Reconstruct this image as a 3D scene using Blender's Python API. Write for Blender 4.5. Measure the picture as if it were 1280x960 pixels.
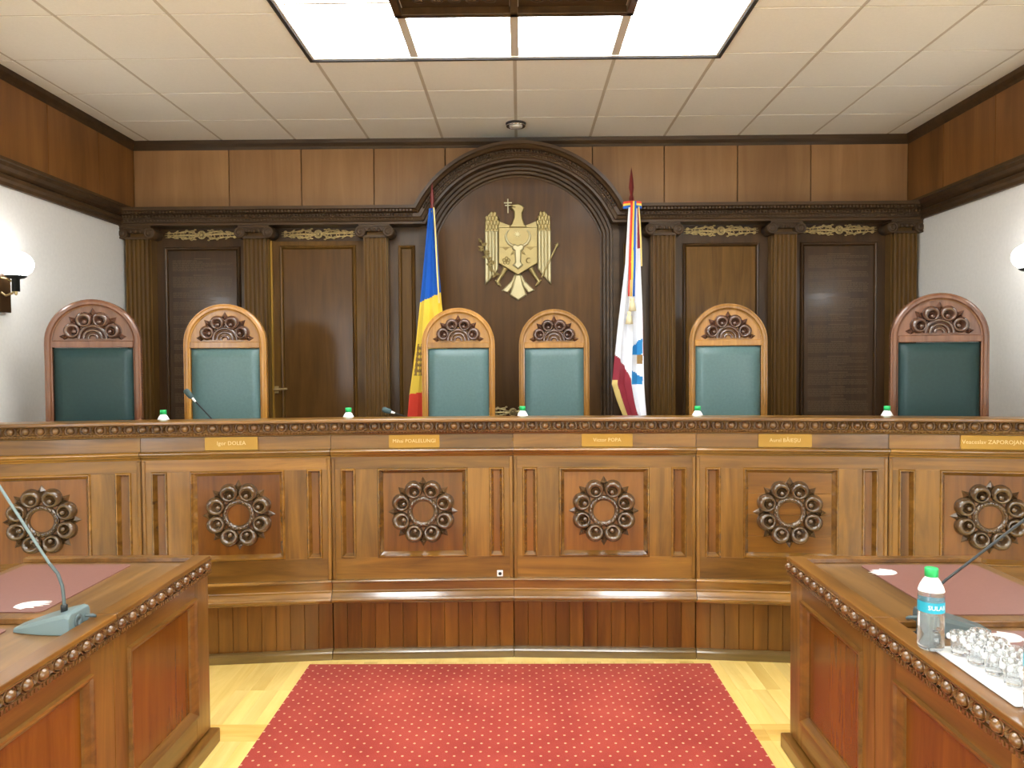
import bpy, math, random
from mathutils import Vector, Matrix

random.seed(7)
PI = math.pi
for o in list(bpy.data.objects):
    bpy.data.objects.remove(o)
scene = bpy.context.scene
COL = scene.collection

# ------------------------------------------------------------------ camera
F = 950.0                                     # focal length in pixels of the 1280-wide frame
cam_d = bpy.data.cameras.new('camera')
cam_d.sensor_width = 36.0
cam_d.lens = F / 1280 * 36
cam_d.clip_start = 0.05
cam = bpy.data.objects.new('camera', cam_d)
COL.objects.link(cam)
pitch = -math.atan2(28, F)
yaw = math.atan2(10, F)
roll = -math.radians(0.36)
cam.matrix_world = (Matrix.Translation((0, 0, 1.6)) @ Matrix.Rotation(yaw, 4, 'Z')
                    @ Matrix.Rotation(PI / 2 + pitch, 4, 'X') @ Matrix.Rotation(roll, 4, 'Z'))
scene.camera = cam

# ------------------------------------------------------------------ world and exposure
world = bpy.data.worlds.new('world')
scene.world = world
world.use_nodes = True
wbg = world.node_tree.nodes['Background']
wbg.inputs[0].default_value = (0.80, 0.89, 1.0, 1)
wbg.inputs[1].default_value = 13.0
vs = scene.view_settings
vs.view_transform = 'Standard'
vs.look = 'None'
vs.gamma = 1.0
vs.use_curve_mapping = False
vs.exposure = 0.14
LAMP = 13.0          # ceiling diffusers
GLOBE = 18.0         # wall globes

# ------------------------------------------------------------------ materials
MATS = {}


def new_mat(name):
    m = bpy.data.materials.new(name)
    m.use_nodes = True
    nt = m.node_tree
    MATS[name] = m
    return m, nt, nt.nodes['Principled BSDF']


def plain(name, col, rough=0.5, metal=0.0, spec=0.5, coat=0.0, noise=0.0, nscale=20, bump=0.0, trans=0.0, ior=1.45):
    m, nt, b = new_mat(name)
    b.inputs['Base Color'].default_value = (*col, 1)
    b.inputs['Roughness'].default_value = rough
    b.inputs['Metallic'].default_value = metal
    b.inputs['Specular IOR Level'].default_value = spec
    b.inputs['Coat Weight'].default_value = coat
    b.inputs['Transmission Weight'].default_value = trans
    b.inputs['IOR'].default_value = ior
    if noise or bump:
        tc = nt.nodes.new('ShaderNodeTexCoord')
        n = nt.nodes.new('ShaderNodeTexNoise')
        n.inputs['Scale'].default_value = nscale
        n.inputs['Detail'].default_value = 5
        nt.links.new(tc.outputs['Object'], n.inputs['Vector'])
        if noise:
            r = nt.nodes.new('ShaderNodeValToRGB')
            r.color_ramp.elements[0].position = 0.3
            r.color_ramp.elements[1].position = 0.7
            r.color_ramp.elements[0].color = (*[c * (1 - noise) for c in col], 1)
            r.color_ramp.elements[1].color = (*[min(1, c * (1 + noise)) for c in col], 1)
            nt.links.new(n.outputs['Fac'], r.inputs['Fac'])
            nt.links.new(r.outputs['Color'], b.inputs['Base Color'])
        if bump:
            bp = nt.nodes.new('ShaderNodeBump')
            bp.inputs['Strength'].default_value = bump
            bp.inputs['Distance'].default_value = 0.002
            nt.links.new(n.outputs['Fac'], bp.inputs['Height'])
            nt.links.new(bp.outputs['Normal'], b.inputs['Normal'])
    return m


def wood(name, dark, light, rough=0.3, axis='x', scale=1.0, coat=0.3, vary=0.25, bump=0.05, spec=0.5, cior=1.5):
    """streaky timber: stretched noise along one object axis, per-piece variation"""
    m, nt, b = new_mat(name)
    N, L = nt.nodes, nt.links
    tc = N.new('ShaderNodeTexCoord')
    oi = N.new('ShaderNodeObjectInfo')
    off = N.new('ShaderNodeVectorMath'); off.operation = 'ADD'
    sc = N.new('ShaderNodeVectorMath'); sc.operation = 'SCALE'
    sc.inputs[0].default_value = (7.3, 5.1, 9.7)
    L.new(oi.outputs['Random'], sc.inputs['Scale'])
    L.new(tc.outputs['Object'], off.inputs[0]); L.new(sc.outputs[0], off.inputs[1])
    mp = N.new('ShaderNodeMapping')
    s = {'x': (1.2, 14, 14), 'y': (14, 1.2, 14), 'z': (14, 14, 1.2)}[axis]
    mp.inputs['Scale'].default_value = tuple(v * scale for v in s)
    L.new(off.outputs[0], mp.inputs['Vector'])
    n1 = N.new('ShaderNodeTexNoise')
    n1.inputs['Scale'].default_value = 1.0; n1.inputs['Detail'].default_value = 7
    n1.inputs['Roughness'].default_value = 0.62; n1.inputs['Distortion'].default_value = 0.9
    L.new(mp.outputs[0], n1.inputs['Vector'])
    n2 = N.new('ShaderNodeTexNoise')
    n2.inputs['Scale'].default_value = 1.7; n2.inputs['Detail'].default_value = 3
    L.new(off.outputs[0], n2.inputs['Vector'])
    mix = N.new('ShaderNodeMath'); mix.operation = 'MULTIPLY_ADD'
    mix.inputs[1].default_value = 0.45; 
    L.new(n2.outputs['Fac'], mix.inputs[0]); L.new(n1.outputs['Fac'], mix.inputs[2])
    r = N.new('ShaderNodeValToRGB')
    r.color_ramp.elements[0].position = 0.45; r.color_ramp.elements[1].position = 0.98
    r.color_ramp.elements[0].color = (*dark, 1); r.color_ramp.elements[1].color = (*light, 1)
    L.new(mix.outputs[0], r.inputs['Fac'])
    hs = N.new('ShaderNodeHueSaturation')
    mr = N.new('ShaderNodeMapRange')
    mr.inputs['To Min'].default_value = 1 - vary; mr.inputs['To Max'].default_value = 1 + vary
    L.new(oi.outputs['Random'], mr.inputs['Value'])
    L.new(mr.outputs[0], hs.inputs['Value'])
    L.new(r.outputs['Color'], hs.inputs['Color'])
    L.new(hs.outputs['Color'], b.inputs['Base Color'])
    b.inputs['Roughness'].default_value = rough
    b.inputs['Coat Weight'].default_value = coat
    b.inputs['Coat Roughness'].default_value = 0.12
    b.inputs['Coat IOR'].default_value = cior
    b.inputs['Specular IOR Level'].default_value = spec
    bp = N.new('ShaderNodeBump'); bp.inputs['Strength'].default_value = bump
    bp.inputs['Distance'].default_value = 0.002
    L.new(n1.outputs['Fac'], bp.inputs['Height']); L.new(bp.outputs['Normal'], b.inputs['Normal'])
    return m


def emit(name, col, strength):
    m, nt, b = new_mat(name)
    b.inputs['Base Color'].default_value = (0.9, 0.9, 0.9, 1)
    b.inputs['Emission Color'].default_value = (*col, 1)
    b.inputs['Emission Strength'].default_value = strength
    return m


OAK_D, OAK_L = (0.070, 0.027, 0.0042), (0.31, 0.145, 0.024)
wood('oak_x', OAK_D, OAK_L, 0.3, 'x')
wood('oak_gloss', OAK_D, OAK_L, 0.22, 'x', coat=1.0, bump=0.01, cior=1.65)
wood('oak_z', OAK_D, OAK_L, 0.3, 'z', vary=0.15)
wood('oak_panel', (0.085, 0.026, 0.0035), (0.25, 0.092, 0.013), 0.28, 'z', vary=0.12)
wood('oak_panel_x', (0.11, 0.042, 0.006), (0.29, 0.125, 0.02), 0.28, 'x', vary=0.12)
wood('oak_carved', (0.065, 0.029, 0.008), (0.25, 0.125, 0.040), 0.26, 'x', vary=0.1, coat=0.5)
wood('oak_rosette', (0.050, 0.026, 0.010), (0.13, 0.072, 0.030), 0.16, 'x', vary=0.1, coat=1.0, bump=0.0, cior=1.6)
wood('plank_wood', (0.065, 0.020, 0.0025), (0.21, 0.082, 0.011), 0.3, 'z', vary=0.2)
wood('base_wood', (0.075, 0.042, 0.010), (0.19, 0.115, 0.032), 0.3, 'x', vary=0.1, coat=1.0, cior=1.6)
wood('desk_top', (0.075, 0.035, 0.009), (0.26, 0.135, 0.042), 0.32, 'y', vary=0.06)
wood('desk_y', (0.065, 0.025, 0.004), (0.25, 0.108, 0.018), 0.28, 'y', vary=0.1)
wood('desk_panel', (0.105, 0.031, 0.003), (0.225, 0.078, 0.008), 0.24, 'z', vary=0.08)
wood('desk_carved', (0.060, 0.025, 0.007), (0.21, 0.10, 0.030), 0.25, 'y', vary=0.1, coat=0.5)
wood('walnut_z', (0.050, 0.022, 0.004), (0.160, 0.078, 0.014), 0.4, 'z', vary=0.08, coat=0.05, spec=0.2)
wood('walnut_shaft', (0.080, 0.038, 0.008), (0.150, 0.076, 0.016), 0.38, 'z', vary=0.06, coat=0.05, spec=0.3, bump=0.0)
wood('walnut_x', (0.032, 0.017, 0.007), (0.080, 0.042, 0.016), 0.48, 'x', vary=0.08, coat=0.05, spec=0.35)
wood('walnut_dark', (0.026, 0.013, 0.005), (0.075, 0.036, 0.012), 0.3, 'z', vary=0.06, coat=0.15, spec=0.35)
wood('walnut_door', (0.056, 0.025, 0.006), (0.115, 0.053, 0.013), 0.3, 'z', vary=0.05, coat=0.10, spec=0.25)
wood('walnut_niche', (0.054, 0.023, 0.005), (0.110, 0.049, 0.011), 0.36, 'z', vary=0.05, coat=0.05, spec=0.18)
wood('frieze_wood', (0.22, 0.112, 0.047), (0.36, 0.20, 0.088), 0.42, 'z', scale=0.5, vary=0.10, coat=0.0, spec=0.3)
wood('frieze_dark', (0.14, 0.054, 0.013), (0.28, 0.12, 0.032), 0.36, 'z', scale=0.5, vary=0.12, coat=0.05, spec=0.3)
wood('chair_wood', (0.22, 0.088, 0.012), (0.46, 0.215, 0.038), 0.26, 'z', vary=0.2, coat=0.4)
wood('chair_wood_shaded', (0.095, 0.034, 0.015), (0.24, 0.095, 0.045), 0.26, 'z', vary=0.1, coat=0.4)  # chair wood for the end chairs, mostly shade put into the colour
wood('chair_carving', (0.060, 0.026, 0.015), (0.14, 0.065, 0.040), 0.15, 'x', vary=0.1, coat=1.0, bump=0.0, cior=1.6)
wood('parquet_y', (0.66, 0.44, 0.11), (0.90, 0.68, 0.24), 0.22, 'y', scale=0.6, vary=0.10, coat=0.3)
wood('parquet_x', (0.58, 0.33, 0.065), (0.82, 0.54, 0.15), 0.22, 'x', scale=0.6, vary=0.10, coat=0.3)
wood('pole_wood', (0.10, 0.03, 0.02), (0.20, 0.06, 0.04), 0.3, 'z')

plain('leather', (0.088, 0.158, 0.155), 0.33, noise=0.08, nscale=60, bump=0.12)
plain('leather_shaded', (0.022, 0.050, 0.049), 0.36, spec=0.3, noise=0.08, nscale=60, bump=0.12)  # same leather on the end chairs, darkened to hold their shade
plain('gold', (0.33, 0.255, 0.105), 0.40, metal=0.55, noise=0.08, nscale=15)
plain('gold_light', (0.46, 0.40, 0.23), 0.38, metal=0.45)
plain('gold_dark', (0.19, 0.135, 0.045), 0.42, metal=0.6)
plain('gilt', (0.60, 0.47, 0.23), 0.38, metal=0.8, noise=0.2, nscale=40)
plain('brass', (0.40, 0.225, 0.040), 0.36, metal=0.5, noise=0.05, nscale=8)
plain('brass_letter', (0.72, 0.56, 0.28), 0.35, metal=0.3)
plain('chrome', (0.7, 0.7, 0.7), 0.12, metal=1.0)
plain('black_plastic', (0.012, 0.014, 0.014), 0.35)
plain('grey_plastic', (0.155, 0.215, 0.22), 0.38)
plain('grey_plastic_dark', (0.085, 0.115, 0.118), 0.35)
plain('foam', (0.055, 0.085, 0.085), 0.9, bump=0.5, nscale=300)
plain('wallpaper', (0.74, 0.72, 0.68), 0.85, noise=0.03, nscale=45, bump=0.25)
plain('ceiling_tile', (0.88, 0.85, 0.78), 0.9, noise=0.02, nscale=80, bump=0.15)
plain('ceiling_grid', (0.57, 0.50, 0.40), 0.7)
plain('lamp_divider', (0.62, 0.56, 0.49), 0.6)
plain('lamp_trim', (0.045, 0.04, 0.038), 0.5)
plain('lamp_liner', (0.85, 0.85, 0.83), 0.5)
plain('burgundy_pad', (0.225, 0.105, 0.090), 0.33, noise=0.05, nscale=120)
plain('foil_white', (0.93, 0.90, 0.86), 0.3)
plain('tray_white', (0.9, 0.91, 0.92), 0.25)
plain('white_plastic', (0.8, 0.8, 0.78), 0.4)
plain('green_cap', (0.03, 0.50, 0.14), 0.4)
plain('bottle_white', (0.86, 0.90, 0.90), 0.35)
plain('bottle_label', (0.02, 0.36, 0.50), 0.4)
plain('label_white', (0.85, 0.9, 0.92), 0.45)
plain('clear_plastic', (0.90, 0.95, 0.96), 0.05, trans=0.92, ior=1.33)
plain('crystal', (0.97, 0.99, 1.0), 0.03, trans=0.9, ior=1.5)
plain('crystal_cut', (0.97, 0.99, 1.0), 0.06, trans=0.35, ior=1.5)
plain('flag_blue', (0.012, 0.115, 0.50), 0.7)
plain('flag_yellow', (0.90, 0.64, 0.08), 0.7)
plain('flag_red', (0.72, 0.055, 0.028), 0.7)
plain('flag_white', (0.86, 0.87, 0.92), 0.7)
plain('flag_crimson', (0.32, 0.035, 0.055), 0.7)
plain('flag_sky', (0.03, 0.25, 0.55), 0.7)
plain('flag_emblem', (0.30, 0.17, 0.05), 0.7)
plain('fringe_gold', (0.82, 0.62, 0.22), 0.6)
plain('tassel', (0.80, 0.68, 0.42), 0.7)
plain('engraving', (0.105, 0.066, 0.034), 0.5)
plain('spear_red', (0.16, 0.02, 0.018), 0.4)
plain('added_window_frame', (0.7, 0.7, 0.68), 0.5)
plain('concrete', (0.45, 0.40, 0.33), 0.8)
emit('diffuser', (0.93, 0.98, 1.0), LAMP)
emit('globe_glass', (0.97, 0.99, 1.0), GLOBE)

# carpet: red pile with a diagonal lattice of small cream dots
m, nt, b = new_mat('carpet')
N, L = nt.nodes, nt.links
tc = N.new('ShaderNodeTexCoord'); sp = N.new('ShaderNodeSeparateXYZ')
L.new(tc.outputs['Object'], sp.inputs[0])


def mth(op, a, bb=None, cc=None):
    n = N.new('ShaderNodeMath'); n.operation = op
    for i, v in enumerate((a, bb, cc)):
        if v is None:
            continue
        if isinstance(v, (int, float)):
            n.inputs[i].default_value = v
        else:
            L.new(v, n.inputs[i])
    return n.outputs[0]


yr = mth('DIVIDE', sp.outputs['Y'], 0.034)
row = mth('FLOOR', yr)
par = mth('MULTIPLY', mth('MODULO', mth('ADD', row, 1000.0), 2.0), 0.5)
xr = mth('ADD', mth('DIVIDE', sp.outputs['X'], 0.070), par)
fx = mth('MULTIPLY', mth('SUBTRACT', mth('FRACT', xr), 0.5), 0.070)
fy = mth('MULTIPLY', mth('SUBTRACT', mth('FRACT', yr), 0.5), 0.034)
dd = mth('SQRT', mth('ADD', mth('MULTIPLY', fx, fx), mth('MULTIPLY', fy, fy)))
msk = mth('LESS_THAN', dd, 0.0054)
nz = N.new('ShaderNodeTexNoise'); nz.inputs['Scale'].default_value = 3.0; nz.inputs['Detail'].default_value = 6
L.new(tc.outputs['Object'], nz.inputs['Vector'])
rp = N.new('ShaderNodeValToRGB')
rp.color_ramp.elements[0].position = 0.35; rp.color_ramp.elements[1].position = 0.7
rp.color_ramp.elements[0].color = (0.275, 0.017, 0.0075, 1); rp.color_ramp.elements[1].color = (0.38, 0.043, 0.023, 1)
L.new(nz.outputs['Fac'], rp.inputs['Fac'])
mx = N.new('ShaderNodeMix'); mx.data_type = 'RGBA'
L.new(msk, mx.inputs['Factor']); L.new(rp.outputs['Color'], mx.inputs['A'])
mx.inputs['B'].default_value = (0.62, 0.34, 0.18, 1)
L.new(mx.outputs['Result'], b.inputs['Base Color'])
b.inputs['Roughness'].default_value = 0.95
b.inputs['Sheen Weight'].default_value = 0.08
n2 = N.new('ShaderNodeTexNoise'); n2.inputs['Scale'].default_value = 260
L.new(tc.outputs['Object'], n2.inputs['Vector'])
bp = N.new('ShaderNodeBump'); bp.inputs['Strength'].default_value = 0.5; bp.inputs['Distance'].default_value = 0.003
L.new(n2.outputs['Fac'], bp.inputs['Height']); L.new(bp.outputs['Normal'], b.inputs['Normal'])


# ------------------------------------------------------------------ mesh helpers
class MB:
    def __init__(s):
        s.v, s.f, s.mi, s.sm = [], [], [], []
        s.T = Matrix.Identity(4)

    def add(s, vs, fs, mi=0, sm=False):
        b = len(s.v)
        s.v += [tuple(s.T @ Vector(p)) for p in vs]
        for f in fs:
            s.f.append([i + b for i in f]); s.mi.append(mi); s.sm.append(sm)
        return s

    def box(s, x0, x1, y0, y1, z0, z1, mi=0):
        v = [(x0, y0, z0), (x1, y0, z0), (x1, y1, z0), (x0, y1, z0), (x0, y0, z1), (x1, y0, z1), (x1, y1, z1), (x0, y1, z1)]
        f = [(0, 3, 2, 1), (4, 5, 6, 7), (0, 1, 5, 4), (1, 2, 6, 5), (2, 3, 7, 6), (3, 0, 4, 7)]
        return s.add(v, f, mi)

    def cbox(s, x0, x1, y0, y1, z0, z1, c=0.003, mi=0):
        """box whose front (-y) face has chamfered edges"""
        v = [(x0, y1, z0), (x1, y1, z0), (x1, y1, z1), (x0, y1, z1),
             (x0, y0 + c, z0), (x1, y0 + c, z0), (x1, y0 + c, z1), (x0, y0 + c, z1),
             (x0 + c, y0, z0 + c), (x1 - c, y0, z0 + c), (x1 - c, y0, z1 - c), (x0 + c, y0, z1 - c)]
        f = [(0, 3, 2, 1), (8, 9, 10, 11)]
        for i in range(4):
            j = (i + 1) % 4
            f += [(i, j, 4 + j, 4 + i), (4 + i, 4 + j, 8 + j, 8 + i)]
        return s.add(v, f, mi)

    def prism_xz(s, pts, y0, y1, mi=0, inset=None):
        """polygon in the x-z plane, from y1 (back) to y0 (front); optional smaller front ring"""
        n = len(pts)
        fr = inset or pts
        v = [(p[0], y1, p[1]) for p in pts] + [(p[0], y0, p[1]) for p in fr]
        f = [list(range(n))[::-1], list(range(n, 2 * n))]
        f += [(i, (i + 1) % n, n + (i + 1) % n, n + i) for i in range(n)]
        return s.add(v, f, mi)

    def extrude_z(s, pts, z0, z1, mi=0, sm=False):
        n = len(pts)
        v = [(p[0], p[1], z0) for p in pts] + [(p[0], p[1], z1) for p in pts]
        f = [list(range(n))[::-1], list(range(n, 2 * n))]
        s.add(v, f, mi)
        return s.add(v, [(i, (i + 1) % n, n + (i + 1) % n, n + i) for i in range(n)], mi, sm)

    def extrude_x(s, prof, x0, x1, mi=0, sm=False, mitre=0.0):
        """closed profile of (y,z) points pulled along x"""
        n = len(prof)
        v = [(x0 - p[0] * mitre, p[0], p[1]) for p in prof] + [(x1 + p[0] * mitre, p[0], p[1]) for p in prof]
        s.add(v, [list(range(n)), list(range(n, 2 * n))[::-1]], mi)
        return s.add(v, [(i, n + i, n + (i + 1) % n, (i + 1) % n) for i in range(n)], mi, sm)

    def sweep(s, prof, frames, closed_prof=True, mi=0, sm=False, caps=True, loop=False):
        """prof (a,b) placed at frames (origin, U, V)"""
        n, k = len(prof), len(frames)
        v = []
        for o, U, V in frames:
            for a, bb in prof:
                v.append(tuple(Vector(o) + a * Vector(U) + bb * Vector(V)))
        f = []
        for i in range(k if loop else k - 1):
            i2 = (i + 1) % k
            for j in range(n if closed_prof else n - 1):
                j2 = (j + 1) % n
                f.append((i * n + j, i2 * n + j, i2 * n + j2, i * n + j2))
        s.add(v, f, mi, sm)
        if caps and not loop and closed_prof:
            s.add(v, [list(range(n)), list(range((k - 1) * n, k * n))[::-1]], mi)
        return s

    def lathe(s, prof, seg=24, mi=0, sm=True, ang=2 * PI, a0=0.0):
        """profile of (r,z) turned round z"""
        full = abs(ang - 2 * PI) < 1e-6
        k = seg if full else seg + 1
        n = len(prof)
        v = []
        for i in range(k):
            t = a0 + ang * i / seg
            for r, z in prof:
                v.append((r * math.cos(t), r * math.sin(t), z))
        f = []
        for i in range(seg):
            i2 = (i + 1) % k
            for j in range(n - 1):
                f.append((i * n + j, i2 * n + j, i2 * n + j + 1, i * n + j + 1))
        return s.add(v, f, mi, sm)

    def tube(s, pts, r, seg=8, mi=0, caps=True, loop=False):
        pts = [Vector(p) for p in pts]
        k = len(pts)
        rs = r if isinstance(r, (list, tuple)) else [r] * k
        fr = []
        up = Vector((0, 0, 1))
        for i in range(k):
            if loop:
                d = pts[(i + 1) % k] - pts[i - 1]
            else:
                d = pts[min(i + 1, k - 1)] - pts[max(i - 1, 0)]
            d.normalize()
            if abs(d.dot(up)) > 0.97:
                up = Vector((0, 1, 0)) if abs(d.y) < 0.9 else Vector((1, 0, 0))
            U = d.cross(up).normalized(); V = U.cross(d).normalized()
            up = V
            fr.append((pts[i], U, V))
        v, f = [], []
        for i, (o, U, V) in enumerate(fr):
            for j in range(seg):
                t = 2 * PI * j / seg
                v.append(tuple(o + rs[i] * (math.cos(t) * U + math.sin(t) * V)))
        for i in range(k if loop else k - 1):
            i2 = (i + 1) % k
            for j in range(seg):
                j2 = (j + 1) % seg
                f.append((i * seg + j, i * seg + j2, i2 * seg + j2, i2 * seg + j))
        s.add(v, f, mi, True)
        if caps and not loop:
            s.add(v, [list(range(seg))[::-1], list(range((k - 1) * seg, k * seg))], mi)
        return s

    def ball(s, c, rx, ry=None, rz=None, seg=12, rings=8, mi=0):
        ry = rx if ry is None else ry
        rz = rx if rz is None else rz
        v = [(c[0], c[1], c[2] - rz)]
        for i in range(1, rings):
            p = -PI / 2 + PI * i / rings
            for j in range(seg):
                t = 2 * PI * j / seg
                v.append((c[0] + rx * math.cos(p) * math.cos(t), c[1] + ry * math.cos(p) * math.sin(t), c[2] + rz * math.sin(p)))
        v.append((c[0], c[1], c[2] + rz))
        f = []
        for j in range(seg):
            j2 = (j + 1) % seg
            f.append((0, 1 + j2, 1 + j))
            for i in range(rings - 2):
                f.append((1 + i * seg + j, 1 + i * seg + j2, 1 + (i + 1) * seg + j2, 1 + (i + 1) * seg + j))
            f.append((len(v) - 1, 1 + (rings - 2) * seg + j, 1 + (rings - 2) * seg + j2))
        return s.add(v, f, mi, True)

    def mesh(s, name, mats):
        me = bpy.data.meshes.new(name)
        me.from_pydata(s.v, [], s.f)
        for mm in (mats if isinstance(mats, (list, tuple)) else [mats]):
            me.materials.append(MATS[mm])
        me.polygons.foreach_set('material_index', s.mi)
        me.polygons.foreach_set('use_smooth', s.sm)
        me.update()
        return me

    def build(s, name, mats, parent=None, loc=None, rot=None, bev=0):
        return link(name, s.mesh(name, mats), parent, loc, rot, bev)


def link(name, me, parent=None, loc=None, rot=None, bev=0, scale=None):
    o = bpy.data.objects.new(name, me)
    COL.objects.link(o)
    if parent is not None:
        o.parent = parent
    if loc is not None:
        o.location = loc
    if rot is not None:
        o.rotation_euler = rot
    if scale is not None:
        o.scale = scale
    if bev:
        md = o.modifiers.new('bevel', 'BEVEL')
        md.width = bev; md.segments = 2; md.limit_method = 'ANGLE'
        md.angle_limit = math.radians(40)
    return o


def tag(o, label, cat, group=None):
    o['label'] = label; o['category'] = cat
    if group:
        o['group'] = group
    return o


def thing(name, label, cat, loc=(0, 0, 0), rz=0.0, group=None):
    o = bpy.data.objects.new(name, None)
    COL.objects.link(o)
    o.empty_display_size = 0.1
    o.location = loc; o.rotation_euler = (0, 0, rz)
    return tag(o, label, cat, group)


def struct(o):
    o['kind'] = 'structure'
    return o


def copy_tree(o, parent=None):
    c = o.copy()
    COL.objects.link(c)
    c.parent = parent
    for ch in list(o.children):
        copy_tree(ch, c)
    return c


def text_mesh(txt, size, thick=0.0006):
    cu = bpy.data.curves.new('lettering', 'FONT')
    cu.body = txt; cu.size = size; cu.align_x = 'CENTER'; cu.align_y = 'CENTER'
    cu.extrude = thick; cu.resolution_u = 2
    ob = bpy.data.objects.new('lettering', cu)
    COL.objects.link(ob)
    dg = bpy.context.evaluated_depsgraph_get()
    me = bpy.data.meshes.new_from_object(ob.evaluated_get(dg))
    bpy.data.objects.remove(ob)
    bpy.data.curves.remove(cu)
    return me


# ------------------------------------------------------------------ room shell
XW = 3.18          # half width of the room
YB = 6.27          # back wall
YR = -5.0          # rear wall
ZC = 3.42          # ceiling
ZP = 0.44          # podium

floor = struct(MB().box(-XW - .1, XW + .1, YR - .1, YB + .1, -0.12, -0.012).build('floor', 'concrete'))
pl_y = MB().cbox(0, 0.0695, 0, 0.3495, 0, 0.012).mesh('parquet_plank', 'parquet_y')


def plank_mesh(w, l, mat):
    return MB().add([(0, 0, 0), (w, 0, 0), (w, l, 0), (0, l, 0), (0, 0, .011), (w, 0, .011), (w, l, .011), (0, l, .011),
                     (.0008, .0008, .012), (w - .0008, .0008, .012), (w - .0008, l - .0008, .012), (.0008, l - .0008, .012)],
                    [(0, 3, 2, 1), (8, 9, 10, 11)] + [(i, (i + 1) % 4, 4 + (i + 1) % 4, 4 + i) for i in range(4)]
                    + [(4 + i, 4 + (i + 1) % 4, 8 + (i + 1) % 4, 8 + i) for i in range(4)]).mesh('parquet_plank', mat)


PMY = plank_mesh(0.0697, 0.3497, 'parquet_y')
PMX = plank_mesh(0.3497, 0.0497, 'parquet_x')
for i in range(-20, 20):
    x = i * 0.07
    link('parquet_plank', PMY, floor, (x, 3.66, -0.012))
    if x < -1.04 or x > 0.90:
        link('parquet_plank', PMY, floor, (x, 3.31, -0.012))
        link('parquet_plank', PMY, floor, (x, 2.81, -0.012))
for i in range(-4, 4):
    if i in (-4, 2, 3):
        for r in range(3):
            link('parquet_plank', PMX, floor, (i * 0.35 + (0.0 if r % 2 else 0.0), 3.16 + r * 0.05, -0.012))
# the far rest of the parquet, under carpet, desks and behind the camera
rest = MB()
for (x0, x1, y0, y1) in ((-XW, -1.40, YR, 4.05), (1.40, XW, YR, 4.05), (-1.40, 1.40, YR, 2.81), (-1.05, 0.70, 2.81, 3.66), (-XW, XW, 4.01, YB)):
    rest.box(x0, x1, y0, y1, -0.012, -0.0005)
rest.build('parquet_field', 'parquet_y', floor)['kind'] = 'stuff'

# side walls
for nm, sx in (('wall_left', -1), ('wall_right', 1)):
    w = MB()
    xa, xb = sx * XW, sx * (XW + 0.2)
    a, c = min(xa, xb), max(xa, xb)
    y0, y1, z0, z1 = -3.6, -0.4, 0.6, 2.6          # unseen window opening, added behind the camera to let light in
    w.box(a, c, y1, YB, 0, ZC)
    w.box(a, c, YR, y0, 0, ZC)
    w.box(a, c, y0, y1, 0, z0)
    w.box(a, c, y0, y1, z1, ZC)
    wall = struct(w.build(nm, 'wallpaper'))
    fr = MB()
    for yy in (y0, y0 + 1.05, y1 - 1.05 - .06, y1 - .06):
        fr.box(sx * (XW + .05) - .03, sx * (XW + .05) + .03, yy, yy + .06, z0, z1)
    fr.box(sx * (XW + .05) - .03, sx * (XW + .05) + .03, y0, y1, z0, z0 + .06)
    fr.box(sx * (XW + .05) - .03, sx * (XW + .05) + .03, y0, y1, z1 - .06, z1)
    struct(fr.build('added_window_1' if sx < 0 else 'added_window_2', 'added_window_frame'))  # frame of the added, unseen window
    # panelled timber frieze above the cornice
    yj = [YB - 0.005, 5.74, 5.12, 4.50, 3.88, 3.26, 2.64, 2.02, 1.40, 0.78, 0.16]
    for y_a, y_b in zip(yj[:-1], yj[1:]):
        p = MB()
        d = sx * 0.018
        x_in, x_out = sx * (XW - 0.018), sx * (XW + 0.001)
        p.box(min(x_in, x_out), max(x_in, x_out), y_b + .004, y_a - .004, 2.80, 3.36)
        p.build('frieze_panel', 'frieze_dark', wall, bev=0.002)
    # cornice along the wall : profile (out, z) pulled along y
    prof = [(0, 2.70), (0.025, 2.70), (0.03, 2.722), (0.05, 2.735), (0.055, 2.755), (0.04, 2.765), (0.06, 2.785),
            (0.085, 2.80), (0.09, 2.822), (0.105, 2.826), (0.105, 2.845), (0, 2.85)]
    mb = MB()
    mb.sweep(prof, [((sx * XW, yy, 0), (-sx, 0, 0), (0, 0, 1)) for yy in (YR, YB)], mi=0)
    struct(mb.build('trim_1' if sx < 0 else 'trim_2', 'walnut_x'))
    prof = [(0, 3.345), (0.02, 3.345), (0.028, 3.365), (0.045, 3.39), (0.05, ZC), (0, ZC)]
    mb = MB()
    mb.sweep(prof, [((sx * XW, yy, 0), (-sx, 0, 0), (0, 0, 1)) for yy in (YR, YB)])
    struct(mb.build('trim_3' if sx < 0 else 'trim_4', 'walnut_x'))

struct(MB().box(-XW - .2, XW + .2, YR - .2, YR, 0, ZC).build('wall_rear', 'wallpaper'))

# ------------------------------------------------------------------ back wall
wall = struct(MB().box(-XW - .2, XW + .2, YB, YB + .2, 0, ZC).build('wall_back', 'walnut_z'))
xj = [-XW + .019, -2.375, -1.78, -1.185, -0.60, 0.0, 0.60, 1.185, 1.78, 2.375, XW - .019]
for a, c in zip(xj[:-1], xj[1:]):
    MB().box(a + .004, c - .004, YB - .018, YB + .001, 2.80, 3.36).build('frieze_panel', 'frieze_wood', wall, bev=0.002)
prof = [(0, 3.345), (0.02, 3.345), (0.028, 3.365), (0.045, 3.39), (0.05, ZC), (0, ZC)]
struct(MB().sweep(prof, [((xx, YB, 0), (0, -1, 0), (0, 0, 1)) for xx in (-XW, XW)]).build('trim_5', 'walnut_x'))

YP = 6.20          # lower panelling plane
# backing of lower panelling, both sides of the niche
for sx in (-1, 1):
    a, c = sorted((sx * 0.74, sx * XW))
    MB().box(a, c, YP, YB, ZP, 2.72).build('panelling', 'walnut_dark', wall)

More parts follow.
